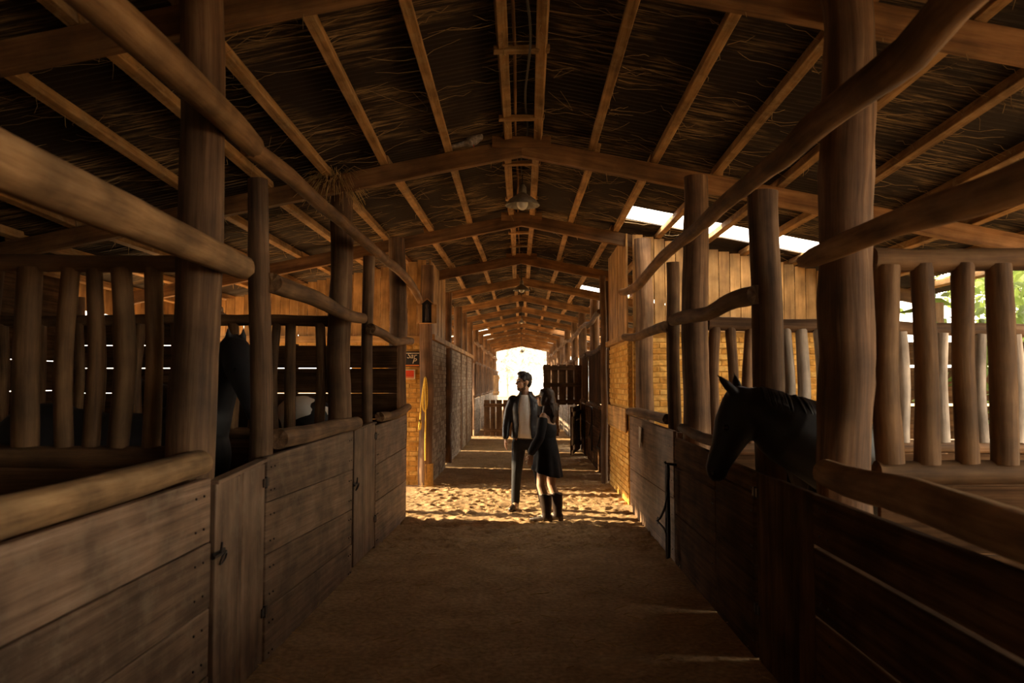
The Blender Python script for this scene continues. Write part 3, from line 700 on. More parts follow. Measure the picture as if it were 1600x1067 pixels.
def board_gate(label, A, B, widths, z0, za, zb, mat, n=1, hinge_at=1, latch=True, ledge=True):
    A = V((*A, 0)); B = V((*B, 0)); u = (B - A); L = u.length; u.normalize(); nn = V((u.y, -u.x, 0)) * (1 if (u.y > 0) == (n > 0) else -1)
    t = thing('stall_gate', label, 'gate', ((A + B) / 2)[:]); tot = sum(widths); a = 0
    for w in widths:
        w *= L / tot; k = (a + w / 2) / L; c = A + u * (a + w / 2) - nn * (0.018 + R.uniform(0, 0.005)); zt = za + (zb - za) * k
        mb = MB(); mb.beam(c + V((0, 0, z0)), c + V((0, 0, zt)), w - 0.007, 0.034, nn, 0.004); build(mb, 'board', mat, t); a += w
    if ledge:
        for z in (z0 + 0.2, min(za, zb) - 0.15):
            mb = MB(); mb.beam(A - nn * 0.055 + V((0, 0, z)), B - nn * 0.055 + V((0, 0, z)), 0.03, 0.1, (0, 0, 1), 0.003); build(mb, 'ledge', mat, t)
        mb = MB(); e = A.lerp(B, 0.5); mb.beam(A - nn * 0.02 + V((0, 0, za + 0.012)), B - nn * 0.02 + V((0, 0, zb + 0.012)), 0.06, 0.02, (0, 0, 1), 0.003); build(mb, 'top_strip', mat, t)
    for z in (0.3, max(za, zb) - 0.12):
        e = (B if hinge_at else A) + nn * 0.004
        mb = MB(); mb.beam(e + V((0, 0, z)) - u * 0.05 * (1 if hinge_at else -1), e + V((0, 0, z)) + u * 0.05 * (1 if hinge_at else -1), 0.006, 0.05, (0, 0, 1)); mb.tube([e + V((0, 0, z - .035)) , e + V((0, 0, z + .035))], 0.009, 8)
        build(mb, 'hinge', M_iron, t)
    if latch:
        e = (A if hinge_at else B) + nn * 0.004; s = 1 if hinge_at else -1; mb = MB(); zl = latch if isinstance(latch, float) else 0.8
        c = e + V((0, 0, zl))
        mb.beam(c - u * 0.05 * s, c + u * 0.11 * s, 0.008, 0.03, (0, 0, 1), 0.001)
        mb.tube([c - u * 0.07 * s + nn * 0.014, c + u * 0.09 * s + nn * 0.014], 0.008, 8)
        lt = build(mb, 'latch', M_iron, t); mb = MB()
        mb.tube([c + u * .06 * s + nn * .012 + V((0.012 * math.cos(q), 0.03 * math.sin(q), 0.03 * math.cos(q) - 0.03)) for q in [i * PI / 6 for i in range(13)]], 0.005, 6)
        mb.tube([c + nn * .014 + u * .02 * s, c + nn * .02 + u * .02 * s + V((0, 0, .06))], 0.006, 6)
        build(mb, 'latch_ring', M_iron, lt)
    return t
board_gate('narrow left gate of upright boards with iron latch, nearest gate', (-1.525, 4.0), (-1.521, 4.75), [34, 5, 37], 0.0, 1.136, 1.175, M_fence, latch=0.79)
board_gate('narrow gate of upright boards under the slim post, farther left', (-1.472, 7.04), (-1.453, 7.95), [45, 45], 0.03, 1.22, 1.235, M_fence, latch=0.75)
board_gate('dark gate of upright boards under the black horse neck', (1.405, 3.9), (1.405, 4.84), [20, 20, 20, 20], 0.0, 1.11, 1.11, M_fenced, n=-1, latch=False, ledge=False)

# ------------------------------------------------------------------ slat dividers between stalls
def slat_divider(label, y, xin, xout, slats, ztop, zbot, rt, rb, mat, planks=True, zt2=None):
    t = thing('stall_divider', label, 'divider', ((xin + xout) / 2, y, 0)); s = 1 if xout > xin else -1
    zt2 = ztop if zt2 is None else zt2
    mb = MB(); mb.tube([(xin, y, ztop), ((xin + xout) / 2, y + .02, (ztop + zt2) / 2 + .01), (xout, y, zt2)], [rt, rt, rt * .95], 12, 0.12, 0.02, 0.12); build(mb, 'top_rail', mat, t)
    mb = MB(); mb.tube([(xin, y, zbot), ((xin + xout) / 2, y + .01, zbot + .005), (xout, y, zbot)], [rb, rb, rb * .95], 12, 0.12, 0.015, 0.08); build(mb, 'bottom_rail', mat, t)
    for (x, r) in slats:
        mb = MB(); f = abs(x - xin) / abs(xout - xin); zt = ztop + (zt2 - ztop) * f
        l1 = R.uniform(-.02, .02); mb.tube([(x + l1 * .5, y, zbot + rb * .8), (x - l1, y + R.uniform(-.02, .02), (zbot + zt) / 2), (x + l1, y, zt - rt * .5)], [r * 1.02, r * R.uniform(.92, 1.05), r * R.uniform(.92, 1.0)], 12, 0.13, 0.012, 0.10)
        build(mb, 'slat', M_white if (x > 2.3 and y > 7) else mat, t)  # outer right slats: weathered tone plus outside daylight put into the colour
    if planks:
        zz = [zbot - rb * .8, zbot * 0.66, zbot * 0.33, -0.05]
        for a, b in zip(zz, zz[1:]):
            mb = MB(); mb.beam((xin, y, (a + b) / 2), (xout, y, (a + b) / 2), 0.035, a - b - 0.012, (0, 0, 1), 0.004); build(mb, 'plank', M_fenced, t)
    return t
rr = lambda: R.uniform(0.042, 0.055)
SL = [(-1.917, .047), (-2.077, .053), (-2.229, .043), (-2.378, .047), (-2.575, .065)] + [(-2.78 - 0.2 * i, rr()) for i in range(13)]
slat_divider('divider of upright round slats beside the near left post', 4.12, -1.78, -5.45, SL, 2.265, 1.265, 0.046, 0.06, M_log)
SL = [(1.885, .066), (2.08, .061), (2.265, .056), (2.46, .064)] + [(2.66 + 0.2 * i, rr() + .008) for i in range(14)]
slat_divider('divider of thick round slats beside the knotty near right post', 4.12, 1.82, 5.45, SL, 2.285, 1.18, 0.06, 0.065, M_log)
SL = [(-1.963, .052), (-2.26, .056), (-2.42, .045)] + [(-2.62 - 0.19 * i, rr()) for i in range(15)]
slat_divider('left slat divider at the nest post, in front of the pinto horse', 7.76, -1.86, -5.45, SL, 2.25, 1.15, 0.055, 0.06, M_log)
SL = [(1.735, .052), (1.9, .05), (2.05, .045), (2.23, .048), (2.4, .05), (2.535, .058), (2.69, .05), (2.88, .05), (3.08, .05), (3.43, .055), (3.78, .055), (4.13, .055), (4.46, .06), (4.8, .055), (5.12, .05)]
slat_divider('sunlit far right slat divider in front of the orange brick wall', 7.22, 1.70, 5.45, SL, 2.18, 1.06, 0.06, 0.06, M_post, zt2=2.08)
# plank partition in front of the passage, plank fence right of the brick wall
def plank_partition(label, y, x0, x1, seams, mat, gap, posts):
    t = thing('plank_partition', label, 'partition', ((x0 + x1) / 2, y, 0))
    for i, (a, b) in enumerate(zip(seams, seams[1:])):
        mb = MB(); mb.beam((x0, y + R.uniform(-.004, .004), (a + b) / 2), (x1, y + R.uniform(-.004, .004), (a + b) / 2), 0.035, a - b - gap, (0, 0, 1), 0.004); build(mb, 'plank', mat, t)
    for x in posts:
        mb = MB(); mb.beam((x, y + 0.06, -0.05), (x, y + 0.06, seams[0] + 0.02), 0.08, 0.08, (0, 1, 0), 0.006); build(mb, 'batten', mat, t)
plank_partition('dark plank partition with glowing slits, in front of the lit passage', 9.74, -1.52, -5.5, [2.10, 1.82, 1.515, 1.2, 0.95, 0.6, 0.28, -0.03], M_fenced, 0.007, (-2.8, -4.2))
t = bpy.data.objects['plank_partition']
mb = MB(); mb.beam((-3.75, 9.745, 2.275), (-5.5, 9.745, 2.275), 0.035, 0.34, (0, 0, 1), 0.004); build(mb, 'plank', M_fenced, t)
plank_partition('plank fence with bright slits standing right of the orange brick wall', 10.66, 4.75, 7.4, [2.2, 1.86, 1.35, 0.88, 0.45, 0.03], M_fenced, 0.035, (4.85, 6.1, 7.3))

# ------------------------------------------------------------------ far stalls
def far_stall(side, ya, yb, label, group, lower, upper, bars=7):
    x = side * 1.45
    t = thing('barred_stall' if upper == 'bars' else 'boarded_stall', label, 'stall', (x, (ya + yb) / 2, 0), group)
    for a, b in ((0.0, 0.4), (0.4, 0.78), (0.78, 1.15)):
        mb = MB(); mb.beam((x, ya + .08, (a + b) / 2), (x, yb - .05, (a + b) / 2), 0.04, b - a - 0.008, (0, 0, 1)); build(mb, 'plank', lower, t)
    mb = MB(); mb.tube([(x, ya, 1.2), (x, (ya + yb) / 2, 1.23), (x, yb, 1.19)], 0.05, 8, 0.4, 0.03, 0.12); build(mb, 'bottom_rail', M_post, t)
    mb = MB(); mb.tube([(x, ya, 2.28), (x, (ya + yb) / 2, 2.25), (x, yb, 2.27)], 0.05, 8, 0.4, 0.03, 0.12); build(mb, 'top_rail', M_post, t)
    if upper == 'bars':
        for k in range(bars):
            y = ya + (k + 0.7) * (yb - ya) / bars; mb = MB(); mb.tube([(x, y, 1.2), (x + R.uniform(-.02, .02), y, 2.28)], R.uniform(.04, .05), 8, 0.5, 0.01, 0.08); build(mb, 'slat', M_post, t)
    else:
        n = int((yb - ya) / 0.24); w = (yb - ya) / n
        for k in range(n):
            y = ya + (k + 0.5) * w; mb = MB(); mb.beam((x + side * 0.03, y, 1.24), (x + side * 0.03, y, 2.24 + R.uniform(-.01, .01)), w - .012, 0.025, (1, 0, 0)); build(mb, 'board', M_fenced, t)
names = ['first', 'second', 'third', 'fourth', 'fifth', 'sixth', 'seventh']
for i, (a, b) in enumerate(zip([24.5, 27.9, 31.3, 34.7, 38.1, 41.5, 44.9], [27.7, 31.1, 34.5, 37.9, 41.3, 44.7, 48.1])):
    far_stall(-1, a, b, f'{names[i]} pale barred stall front past the far gate, left side', 'far left stall fronts', M_white, 'bars')
    far_stall(1, a, b, f'{names[i]} pale barred stall front past the open upper door, right side', 'far right stall fronts', M_white, 'bars')
far_stall(1, 13.35, 14.4, 'dark boarded stall front just past the door post on the right', None, M_fenced, 'boards')
far_stall(1, 14.6, 17.5, 'dark boarded stall front with hanging bridles on the right', None, M_fenced, 'boards')
far_stall(1, 17.8, 19.4, 'dark boarded stall front hinging the open upper door', None, M_fenced, 'boards')
far_stall(1, 21.2, 24.3, 'barred stall front between the open upper door and the far gate', None, M_white, 'bars')

def leaf_gate(name, label, p0, p1, z0, z1, nb, mat, gap=0.03, braces=(0.15, 0.85)):
    p0 = V((*p0, 0)); p1 = V((*p1, 0)); u = p1 - p0; L = u.length; u.normalize(); nn = V((u.y, -u.x, 0))
    t = thing(name, label, 'gate' if 'gate' in name else 'door', ((p0 + p1) / 2)[:]); w = L / nb
    for k in range(nb):
        c = p0 + u * (k + .5) * w; ww = w - (gap if k % 2 else gap * 0.4); mb = MB(); mb.beam(c + V((0, 0, z0)), c + V((0, 0, z1 + R.uniform(-.01, .01))), ww, 0.028, nn, 0.003); build(mb, 'board', mat, t)
    for q in braces:
        z = z0 + (z1 - z0) * q; mb = MB(); mb.beam(p0 + nn * .03 + V((0, 0, z)), p1 + nn * .03 + V((0, 0, z)), 0.03, 0.1, (0, 0, 1)); build(mb, 'ledge', mat, t)
    return t
leaf_gate('aisle_gate', 'dark board gate across the aisle behind the man, left leaf', (-1.14, 24.0), (-0.02, 24.0), 0.04, 1.12, 6, M_fenced, 0.05)
leaf_gate('aisle_gate', 'dark board gate across the aisle behind the woman, right leaf', (0.02, 24.0), (1.14, 24.0), 0.04, 1.1, 6, M_fenced, 0.05)
leaf_gate('stall_door', 'dark upper half door swung open behind the woman head', (0.52, 19.42), (1.47, 19.42), 1.1, 2.07, 5, M_fenced, 0.045, (0.08, 0.5, 0.92))
leaf_gate('stall_door', 'dark lower half door ajar below the open upper door', (1.08, 17.55), (1.40, 19.3), 0.05, 1.1, 6, M_fenced, 0.02)
leaf_gate('shutter_door', 'small lit wooden shutter at the far left end of the barn', (-1.52, 39.6), (-1.15, 40.4), 1.0, 2.0, 4, M_clad, 0.02)

# ------------------------------------------------------------------ lamps
def lamp(label, x, y, z, d, ztop, cord=True):
    t = thing('pendant_lamp', label, 'lamp', (x, y, z), 'pendant lamps')
    prof = [(0.10, 0.40), (0.13, 0.36), (0.18, 0.31), (0.28, 0.25), (0.38, 0.17), (0.44, 0.08), (0.5, 0.0), (0.5, -0.02), (0.485, -0.02), (0.43, 0.06), (0.33, 0.18), (0.22, 0.27), (0.10, 0.33)]
    n = 24; rows = [[(x + r * d * math.cos(2 * PI * k / n), y + r * d * math.sin(2 * PI * k / n), z + h * d * 0.9) for k in range(n)] for r, h in prof]
    mb = MB(); mb.rings(rows); build(mb, 'lamp_shade', M_enamel, t)
    mb = MB(); mb.tube([(x, y, z + .36 * d), (x, y, z + .52 * d), (x, y, z + .6 * d)], [.12 * d, .11 * d, .06 * d], 14); build(mb, 'socket', M_enamel, t)
    mb = MB(); mb.ell((x, y, z + .05 * d), (.17 * d, .17 * d, .2 * d)); mb.tube([(x, y, z + .18 * d), (x, y, z + .33 * d)], .08 * d, 12); build(mb, 'bulb', M_bulb, t)
    mb = MB(); mb.tube([(x, y, z + .58 * d), (x, y, ztop)], 0.006 if d > .3 else 0.01, 6); build(mb, 'cord', M_blackp, t)
lamp('large dusty pendant lamp with white bulb hanging nearest under the ridge', 0.01, 9.1, 3.69, 0.40, 4.06)
lamp('pendant lamp hanging under the ridge between the shrine post and far rafters', 0.0, 15.5, 3.44, 0.33, 4.03)
lamp('pendant lamp with round bulb hanging high beyond the middle rafters', 0.0, 27.0, 3.66, 0.25, 4.03)
lamp('tiny pendant lamp silhouetted against the bright far opening', 0.0, 38.5, 3.10, 0.26, 4.03)
lamp('cone pendant lamp in the lit passage seen through the left slats', -4.3, 11.3, 2.55, 0.30, 3.2)

# ------------------------------------------------------------------ shrine, rope, signs, tag, bridles
t = thing('post_shrine', 'little house-shaped wooden shrine box hung on the round post', 'shrine', (-1.50, 12.58, 2.58))
yb, yf = 12.60, 12.52; x0, x1 = -1.615, -1.385; z0, z1, zp = 2.58, 2.88, 2.97
mb = MB(); mb.add([(x0, yb, z0), (x1, yb, z0), (x1, yb, z1), (-1.5, yb, zp), (x0, yb, z1), (x0, yb + .012, z0), (x1, yb + .012, z0), (x1, yb + .012, z1), (-1.5, yb + .012, zp), (x0, yb + .012, z1)],
                  [(0, 1, 2, 3, 4), (9, 8, 7, 6, 5)] + [(i, (i + 1) % 5 + 0, (i + 1) % 5 + 5, i + 5)[::-1] for i in range(5)]); build(mb, 'back_board', M_blackp, t)
for nm, a, b in (('side_board', (x0, z0), (x0, z1)), ('side_board', (x1, z0), (x1, z1)), ('bottom_board', (x0 - .01, z0), (x1 + .01, z0)), ('roof_board', (x0 - .015, z1 - .012), (-1.5, zp)), ('roof_board', (-1.5, zp), (x1 + .015, z1 - .012))):
    mb = MB(); mb.beam((a[0], (yb + yf) / 2, a[1]), (b[0], (yb + yf) / 2, b[1]), 0.014, yb - yf, (0, 1, 0)) if False else mb.beam((a[0], (yb + yf) / 2, a[1]), (b[0], (yb + yf) / 2, b[1]), yb - yf, 0.012, None if nm != 'x' else None)
    build(mb, nm, M_clad if nm != 'roof_board' else M_rafter, t)
mb = MB(); mb.rings([[(-1.5 + r * math.cos(a), 12.565 + r * .7 * math.sin(a), z) for a in [k * PI / 6 for k in range(12)]] for r, z in ((.035, 2.6), (.03, 2.66), (.024, 2.75), (.028, 2.8), (.012, 2.83), (.02, 2.85), (.02, 2.87), (.006, 2.89))]); build(mb, 'figurine', M_leather, t)

t = thing('rope_hank', 'yellow rope hank hanging down the round shrine post', 'rope', (-1.56, 12.6, 0))
mb = MB(); yk = 12.59
mb.tube([(-1.60, 12.62, 1.02), (-1.60, 12.56, 1.02), (-1.60, 12.54, 1.06)], 0.012, 8); build(mb, 'hook', M_iron, t)
mb = MB()
mb.tube([(-1.60, yk, 1.02), (-1.585, yk, 1.3), (-1.545, yk, 1.62), (-1.52, yk, 1.73), (-1.50, yk, 1.60), (-1.488, yk - .01, 1.38), (-1.50, yk - .015, 1.24), (-1.53, yk - .01, 1.18), (-1.555, yk - .01, 1.26), (-1.552, yk - .01, 1.5), (-1.53, yk - .01, 1.68), (-1.515, yk - .01, 1.70)], 0.012, 8, 0.04)
mb.tube([(-1.53, yk - .015, 1.72), (-1.512, yk - .02, 1.2), (-1.515, yk - .02, 0.7), (-1.512, yk - .02, 0.42)], 0.011, 8, 0.05)
mb.tube([(-1.60, yk - .02, 1.05), (-1.615, yk - .02, .95), (-1.60, yk - .02, .9), (-1.585, yk - .02, 1.0), (-1.60, yk - .02, 1.06)], 0.011, 8, 0.02)
build(mb, 'rope', M_rope, t)

def text(body, size, loc, mat, parent, name='lettering', ext=0.001, shear=0.0):
    c = bpy.data.curves.new(name, 'FONT'); c.body = body; c.size = size; c.extrude = ext; c.align_x = 'CENTER'; c.shear = shear
    o = bpy.data.objects.new('tmp', c); COL.objects.link(o); o.rotation_euler = (PI / 2, 0, 0)
    dg = bpy.context.evaluated_depsgraph_get(); dg.update(); me = bpy.data.meshes.new_from_object(o.evaluated_get(dg)); bpy.data.objects.remove(o)
    me.transform(Matrix.Rotation(PI / 2, 4, 'X')); me.materials.clear()
    return link(name, me, mat, parent, loc)
t = thing('wall_sign', 'black sign with slanted cream lettering on the brick, left', 'sign', (-1.79, 12.82, 1.9))
mb = MB(); mb.beam((-1.93, 12.82, 2.02), (-1.64, 12.82, 2.02), 0.015, 0.25, (0, 0, 1), 0.003); build(mb, 'board', M_blackp, t)
mb = MB(); mb.beam((-1.92, 12.811, 1.918), (-1.65, 12.811, 1.918), 0.006, 0.022, (0, 0, 1)); build(mb, 'stripe', M_orange, t)
mb = MB(); mb.beam((-1.92, 12.811, 2.115), (-1.65, 12.811, 2.115), 0.006, 0.012, (0, 0, 1)); build(mb, 'stripe', M_cream, t)
text('Sar', 0.12, (-1.775, 12.81, 2.035), M_cream, t, shear=0.3); text('P', 0.12, (-1.735, 12.81, 1.95), M_cream, t, shear=0.3)
t = thing('wall_sign', 'small red notice with cream border below the black sign', 'sign', (-1.8, 12.82, 1.7))
mb = MB(); mb.beam((-1.88, 12.825, 1.775), (-1.715, 12.825, 1.775), 0.01, 0.155, (0, 0, 1), 0.003); build(mb, 'board', M_cream, t)
mb = MB(); mb.beam((-1.865, 12.818, 1.785), (-1.735, 12.818, 1.785), 0.006, 0.105, (0, 0, 1)); build(mb, 'red_field', M_red, t)
mb = MB(); mb.beam((-1.865, 12.818, 1.718), (-1.735, 12.818, 1.718), 0.006, 0.018, (0, 0, 1)); build(mb, 'stripe', M_orange, t)

mb = MB(); mb.add([(1.385, 9.45, 1.13), (1.382, 9.22, 1.12), (1.375, 9.26, .95), (1.372, 9.33, .88), (1.378, 9.42, .92), (1.381, 9.45, 1.13), (1.378, 9.22, 1.12), (1.371, 9.26, .95), (1.368, 9.33, .88), (1.374, 9.42, .92)],
                  [(0, 1, 2, 3, 4), (9, 8, 7, 6, 5), (0, 5, 6, 1), (1, 6, 7, 2), (2, 7, 8, 3), (3, 8, 9, 4), (4, 9, 5, 0)])
tag(build(mb, 'paper_tag', M_paper), 'white paper tag pinned on the brown right fence', 'tag')

def bridle(label, y, x, ztop, s=1.0):
    t = thing('bridle', label, 'bridle', (x, y, ztop))
    mb = MB(); mb.tube([(x + .07, y, ztop), (x - .03, y, ztop + .01), (x - .04, y, ztop + .03)], 0.012, 8); build(mb, 'peg', M_iron, t)
    def st(p, r=.012): return [(x - .02 + a * s, y + b * s, ztop + c * s) for a, b, c in p]
    mb = MB()
    mb.tube(st([(0, -.02, .0), (-.01, -.10, .02), (-.01, -.13, -.08), (-.01, -.06, -.2), (0, -.02, -.42), (0, .02, -.48), (0, .0, -.2), (0, .02, 0)]), .014 * s, 8, .05, flat=.6)
    mb.tube(st([(0, -.06, -.2), (-.02, -.02, -.36), (-.03, .22, -.52), (-.04, .34, -.56), (-.03, .2, -.57), (-.01, .0, -.62), (0, -.03, -.8)]), .012 * s, 8, .05, flat=.6)
    mb.tube(st([(0, -.02, .01), (.0, -.05, -.3), (0, -.06, -.6), (0, -.04, -.82), (0, .02, -.84), (0, .03, -.5), (0, .02, -.05)]), .016 * s, 8, .05, flat=.6)
    build(mb, 'strap', M_leather, t)
    strap = [c for c in bpy.data.objects if c.parent == t and c.name.startswith('strap')][0]
    mb = MB(); mb.tube(st([(-.03, .34 + .03 * math.cos(q), -.56 + .03 * math.sin(q)) for q in [i * PI / 6 for i in range(13)]]), .006, 6); build(mb, 'bit_ring', M_iron, strap)
bridle('dark leather bridle hanging on the right fence near the white tag', 7.3, 1.34, 0.90)
bridle('leather bridle hanging on the dark stall nearest the door post', 13.9, 1.40, 1.12, 1.1)
bridle('leather bridle hanging farther along the dark boarded right stall', 15.8, 1.40, 1.14, 1.0)

# ------------------------------------------------------------------ nest, straw, cobwebs
mb = MB()
for i in range(330):
    a = R.uniform(0, 2 * PI); b = R.uniform(-.6, 1.2); L = R.uniform(.1, .3); c = V((-1.80, 7.56, 3.60)) + V((math.cos(a) * R.uniform(.02, .14), math.sin(a) * R.uniform(.02, .1), R.uniform(-.06, .07)))
    dv = V((math.cos(a + R.uniform(-1, 1)), math.sin(a + R.uniform(-1, 1)), R.uniform(-1.1, .35))).normalized() * L
    mb.tube([c, c + dv * .5 + V((0, 0, .02)), c + dv - V((0, 0, L * .3))], [.003, .003, .0015], 3, cap=False)
tag(build(mb, 'straw_nest', M_hay), 'shaggy straw bird nest on top of the weathered left post', 'nest', kind='stuff')

mb = MB()
for i in range(900):
    y = 2.5 + 20 * R.random() ** 1.2; x = R.uniform(-1.5, 1.4); a = R.uniform(0, PI); L = R.uniform(.03, .12)
    mb.tube([(x, y, .022), (x + math.cos(a) * L, y + math.sin(a) * L, .03)], .0028, 3, cap=False)
tag(build(mb, 'straw_litter', M_hay), 'scattered bits of straw on the sandy aisle floor', 'straw', kind='stuff')

mb = MB()
for i in range(len(RAFT_Y) - 1):
    ya, yb = RAFT_Y[i], RAFT_Y[i + 1]
    if yb < 2 or ya > 22: continue
    for s in (-1, 1):
        for px in PX[:8]:
            for k in range(int(20 if ya < 15 else 12)):
                y = R.uniform(ya + .1, yb - .1); sd_ = R.choice((-1, 1)) if R.random() < .8 else 0
                x = s * px + sd_ * 0.03; z = zr(y) + .17 - SLOPE * abs(x)
                L = R.uniform(.06, .42) * (1 if R.random() < .7 else 1.3); zz = z + R.uniform(-.005, .06)
                if sd_:
                    x2 = x + sd_ * L; zs = zr(y) + .262 - SLOPE * abs(x2)
                    p = [(x, y, zz)] + [(x + (x2 - x) * q, y + R.uniform(-.035, .035), zz + (zs - .012 - zz) * q ** .6 - R.uniform(0, .015)) for q in (.25, .5, .75)] + [(x2, y + R.uniform(-.05, .05), zs - .012)]
                else:
                    p = [(x, y, z), (x + R.uniform(-.02, .02), y + R.uniform(-.03, .03), z - R.uniform(.02, .07)), (x + R.uniform(-.03, .03), y + R.uniform(-.06, .06), z - R.uniform(.03, .12))]
                mb.tube(p, [.0026] + [.0018] * (len(p) - 2) + [.001], 3, .06, cap=False)
    for k in range(7):    # long stray threads and rafter drips
        x = R.uniform(-3, 3); y = ya + R.uniform(.2, 3.0); z = zr(y) + .22 - SLOPE * abs(x)
        mb.tube([(x, y, z), (x + R.uniform(-.2, .2), y + R.uniform(-.1, .1), z - R.uniform(.05, .2)), (x + R.uniform(-.6, .6), y + R.uniform(-.2, .2), z - R.uniform(-.02, .05))], [.0012] * 3, 3, .08, cap=False)
        x = R.uniform(-4, 4); z = zr(ya) - SLOPE * abs(x)
        mb.tube([(x, ya, z + .01), (x + R.uniform(-.02, .02), ya, z - R.uniform(.02, .09))], [.004, .0015], 3, cap=False)
tag(build(mb, 'cobwebs', M_web), 'dusty cobwebs and threads clinging to the roof purlins', 'cobwebs', kind='stuff')

mb = MB(); mb.tube([(0.03, 3.0, 4.06), (0.0, 4.3, 4.04), (0.06, 5.2, 3.97), (0.03, 6.3, 3.99), (0.05, 7.4, 4.0), (0.01, 8.4, 4.03), (0.01, 9.1, 4.05)], .009, 6, .2, .02)
tag(build(mb, 'electric_cable', M_blackp), 'sagging dark electric cable running along the roof ridge to the lamp', 'cable')
mb = MB(); mb.tube([(-.05, 2.6, 4.1), (-.06, 4.3, 4.06), (-.05, 6.0, 4.02), (-.06, 7.45, 3.99), (-.04, 9.0, 4.03), (-.05, 10.8, 3.99), (-.04, 14.3, 3.99)], .012, 6, .3, .01)
tag(build(mb, 'conduit_pipe', M_rafter), 'thin brown conduit running along the ridge past several rafters', 'pipe')

# ------------------------------------------------------------------ pigeon
t = thing('pigeon', 'grey pigeon perched on the rafter under the roof, left of the ridge', 'bird', (-0.5, 7.5, 3.875))
mb = MB(); zb = 3.97 - .1 + .01
mb.ell((-.47, 7.5, zb + .075), (.085, .05, .052), Matrix.Rotation(-.35, 3, 'Y')); mb.ell((-.405, 7.5, zb + .115), (.04, .034, .05)); mb.ell((-.385, 7.5, zb + .165), (.026, .022, .024))
mb.cap((-.365, 7.5, zb + .162), (-.345, 7.5, zb + .156), .007, .003); mb.cap((-.53, 7.5, zb + .05), (-.66, 7.5, zb + .02), .03, .02)
fused(mb, 'body', M_bird, t, voxel=.006, smooth=4)
for q in (-.015, .015):
    mb = MB(); mb.tube([(-.46, 7.5 + q, zb + .035), (-.45, 7.5 + q, zb), (-.43, 7.5 + q, zb - .002)], .004, 6); build(mb, 'leg', M_red, t)

# ------------------------------------------------------------------ people
def basis(f, up=(0, 0, 1)):
    f = V(f).normalized(); upv = V(up); l = upv.cross(f).normalized(); u = f.cross(l).normalized()   # l = subject's left
    return Matrix((l, f, u)).transposed()      # columns: left, forward, up
def head_shapes(mb, c, M, k=1.0, female=False):
    E = lambda p, r: mb.ell(V(c) + M @ (V(p) * k), [x * k for x in r], M, 20, 14)
    C = lambda a, b, r0, r1: mb.cap(V(c) + M @ (V(a) * k), V(c) + M @ (V(b) * k), r0 * k, r1 * k, 12)
    E((0, -.012, .03), (.074, .094, .09)); E((0, .03, -.035), (.058, .062, .078))
    E((0, .052, -.088), (.036 if not female else .03, .034, .03)); E((0, .02, -.07), (.052, .05, .04))
    E((0, .076, .02), (.046, .018, .013))
    C((0, .086, .008), (0, .108, -.03), .009, .012); E((0, .098, -.034), (.017, .012, .009))
    E((0, .084, -.062), (.024, .013, .008)); E((0, .082, -.073), (.02, .012, .008))
    for s in (-1, 1):
        E((s * .074, -.008, -.01), (.009, .018, .03)); E((s * .04, .058, -.02), (.02, .022, .018))
def eyes(t, c, M, k):
    for s in (-1, 1):
        mb = MB(); p = V(c) + M @ (V((s * .031, .079, .001)) * k); mb.ell(p, [.012 * k, .009 * k, .007 * k], M, 10, 8); build(mb, 'eye', M_eye, t)
        mb = MB(); a = V(c) + M @ (V((s * .016, .089, .021)) * k); b = V(c) + M @ (V((s * .05, .078, .022)) * k); mb.cap(a, b, .004 * k, .003 * k, 8); build(mb, 'eyebrow', M_hairm, t)
def hand_shapes(mb, wrist, d, palm_n, side, k=1.0, curl=0.5):
    """d = finger direction, palm_n = palm normal, side = direction of thumb"""
    w = V(wrist); d = V(d).normalized(); n = V(palm_n).normalized(); s = (V(side) - d * V(side).dot(d)).normalized()
    M = Matrix((s, n, d)).transposed()
    mb.ell(w + d * .045 * k, (.04 * k, .017 * k, .05 * k), M)
    for i, (o, L) in enumerate(((.03, .074), (.010, .082), (-.011, .076), (-.030, .058))):
        b = w + d * .075 * k + s * o * k; m1 = b + (d + n * .25 * curl).normalized() * L * .5 * k; m2 = m1 + (d + n * 1.1 * curl).normalized() * L * .5 * k
        mb.chain([(b, .0095 * k), (m1, .0085 * k), (m2, .007 * k)], 8)
    b = w + d * .03 * k + s * .034 * k; m1 = b + (d * .6 + s * .7 + n * .3).normalized() * .036 * k; m2 = m1 + (d * .95 + s * .15 + n * .3).normalized() * .03 * k
    mb.chain([(b, .013 * k), (m1, .0105 * k), (m2, .008 * k)], 8)
def ering(cx, cy, z, rx, ry, M2, n=28, zf=None, a0=None, a1=None, thick=None):
    """ellipse ring; M2 = (left, forward) world vectors"""
    l, f = M2; pts = []
    if a0 is None:
        for k in range(n):
            a = 2 * PI * k / n; p = V((cx, cy, z)) + l * rx * math.cos(a) + f * ry * math.sin(a)
            if zf: p.z += zf(a)
            pts.append(p)
        return pts
    outer = []; inner = []
    for k in range(n + 1):
        a = a0 + (a1 - a0) * k / n
        outer.append(V((cx, cy, z)) + l * rx * math.cos(a) + f * ry * math.sin(a)); inner.append(V((cx, cy, z)) + l * (rx - thick) * math.cos(a) + f * (ry - thick) * math.sin(a))
    return outer + inner[::-1]

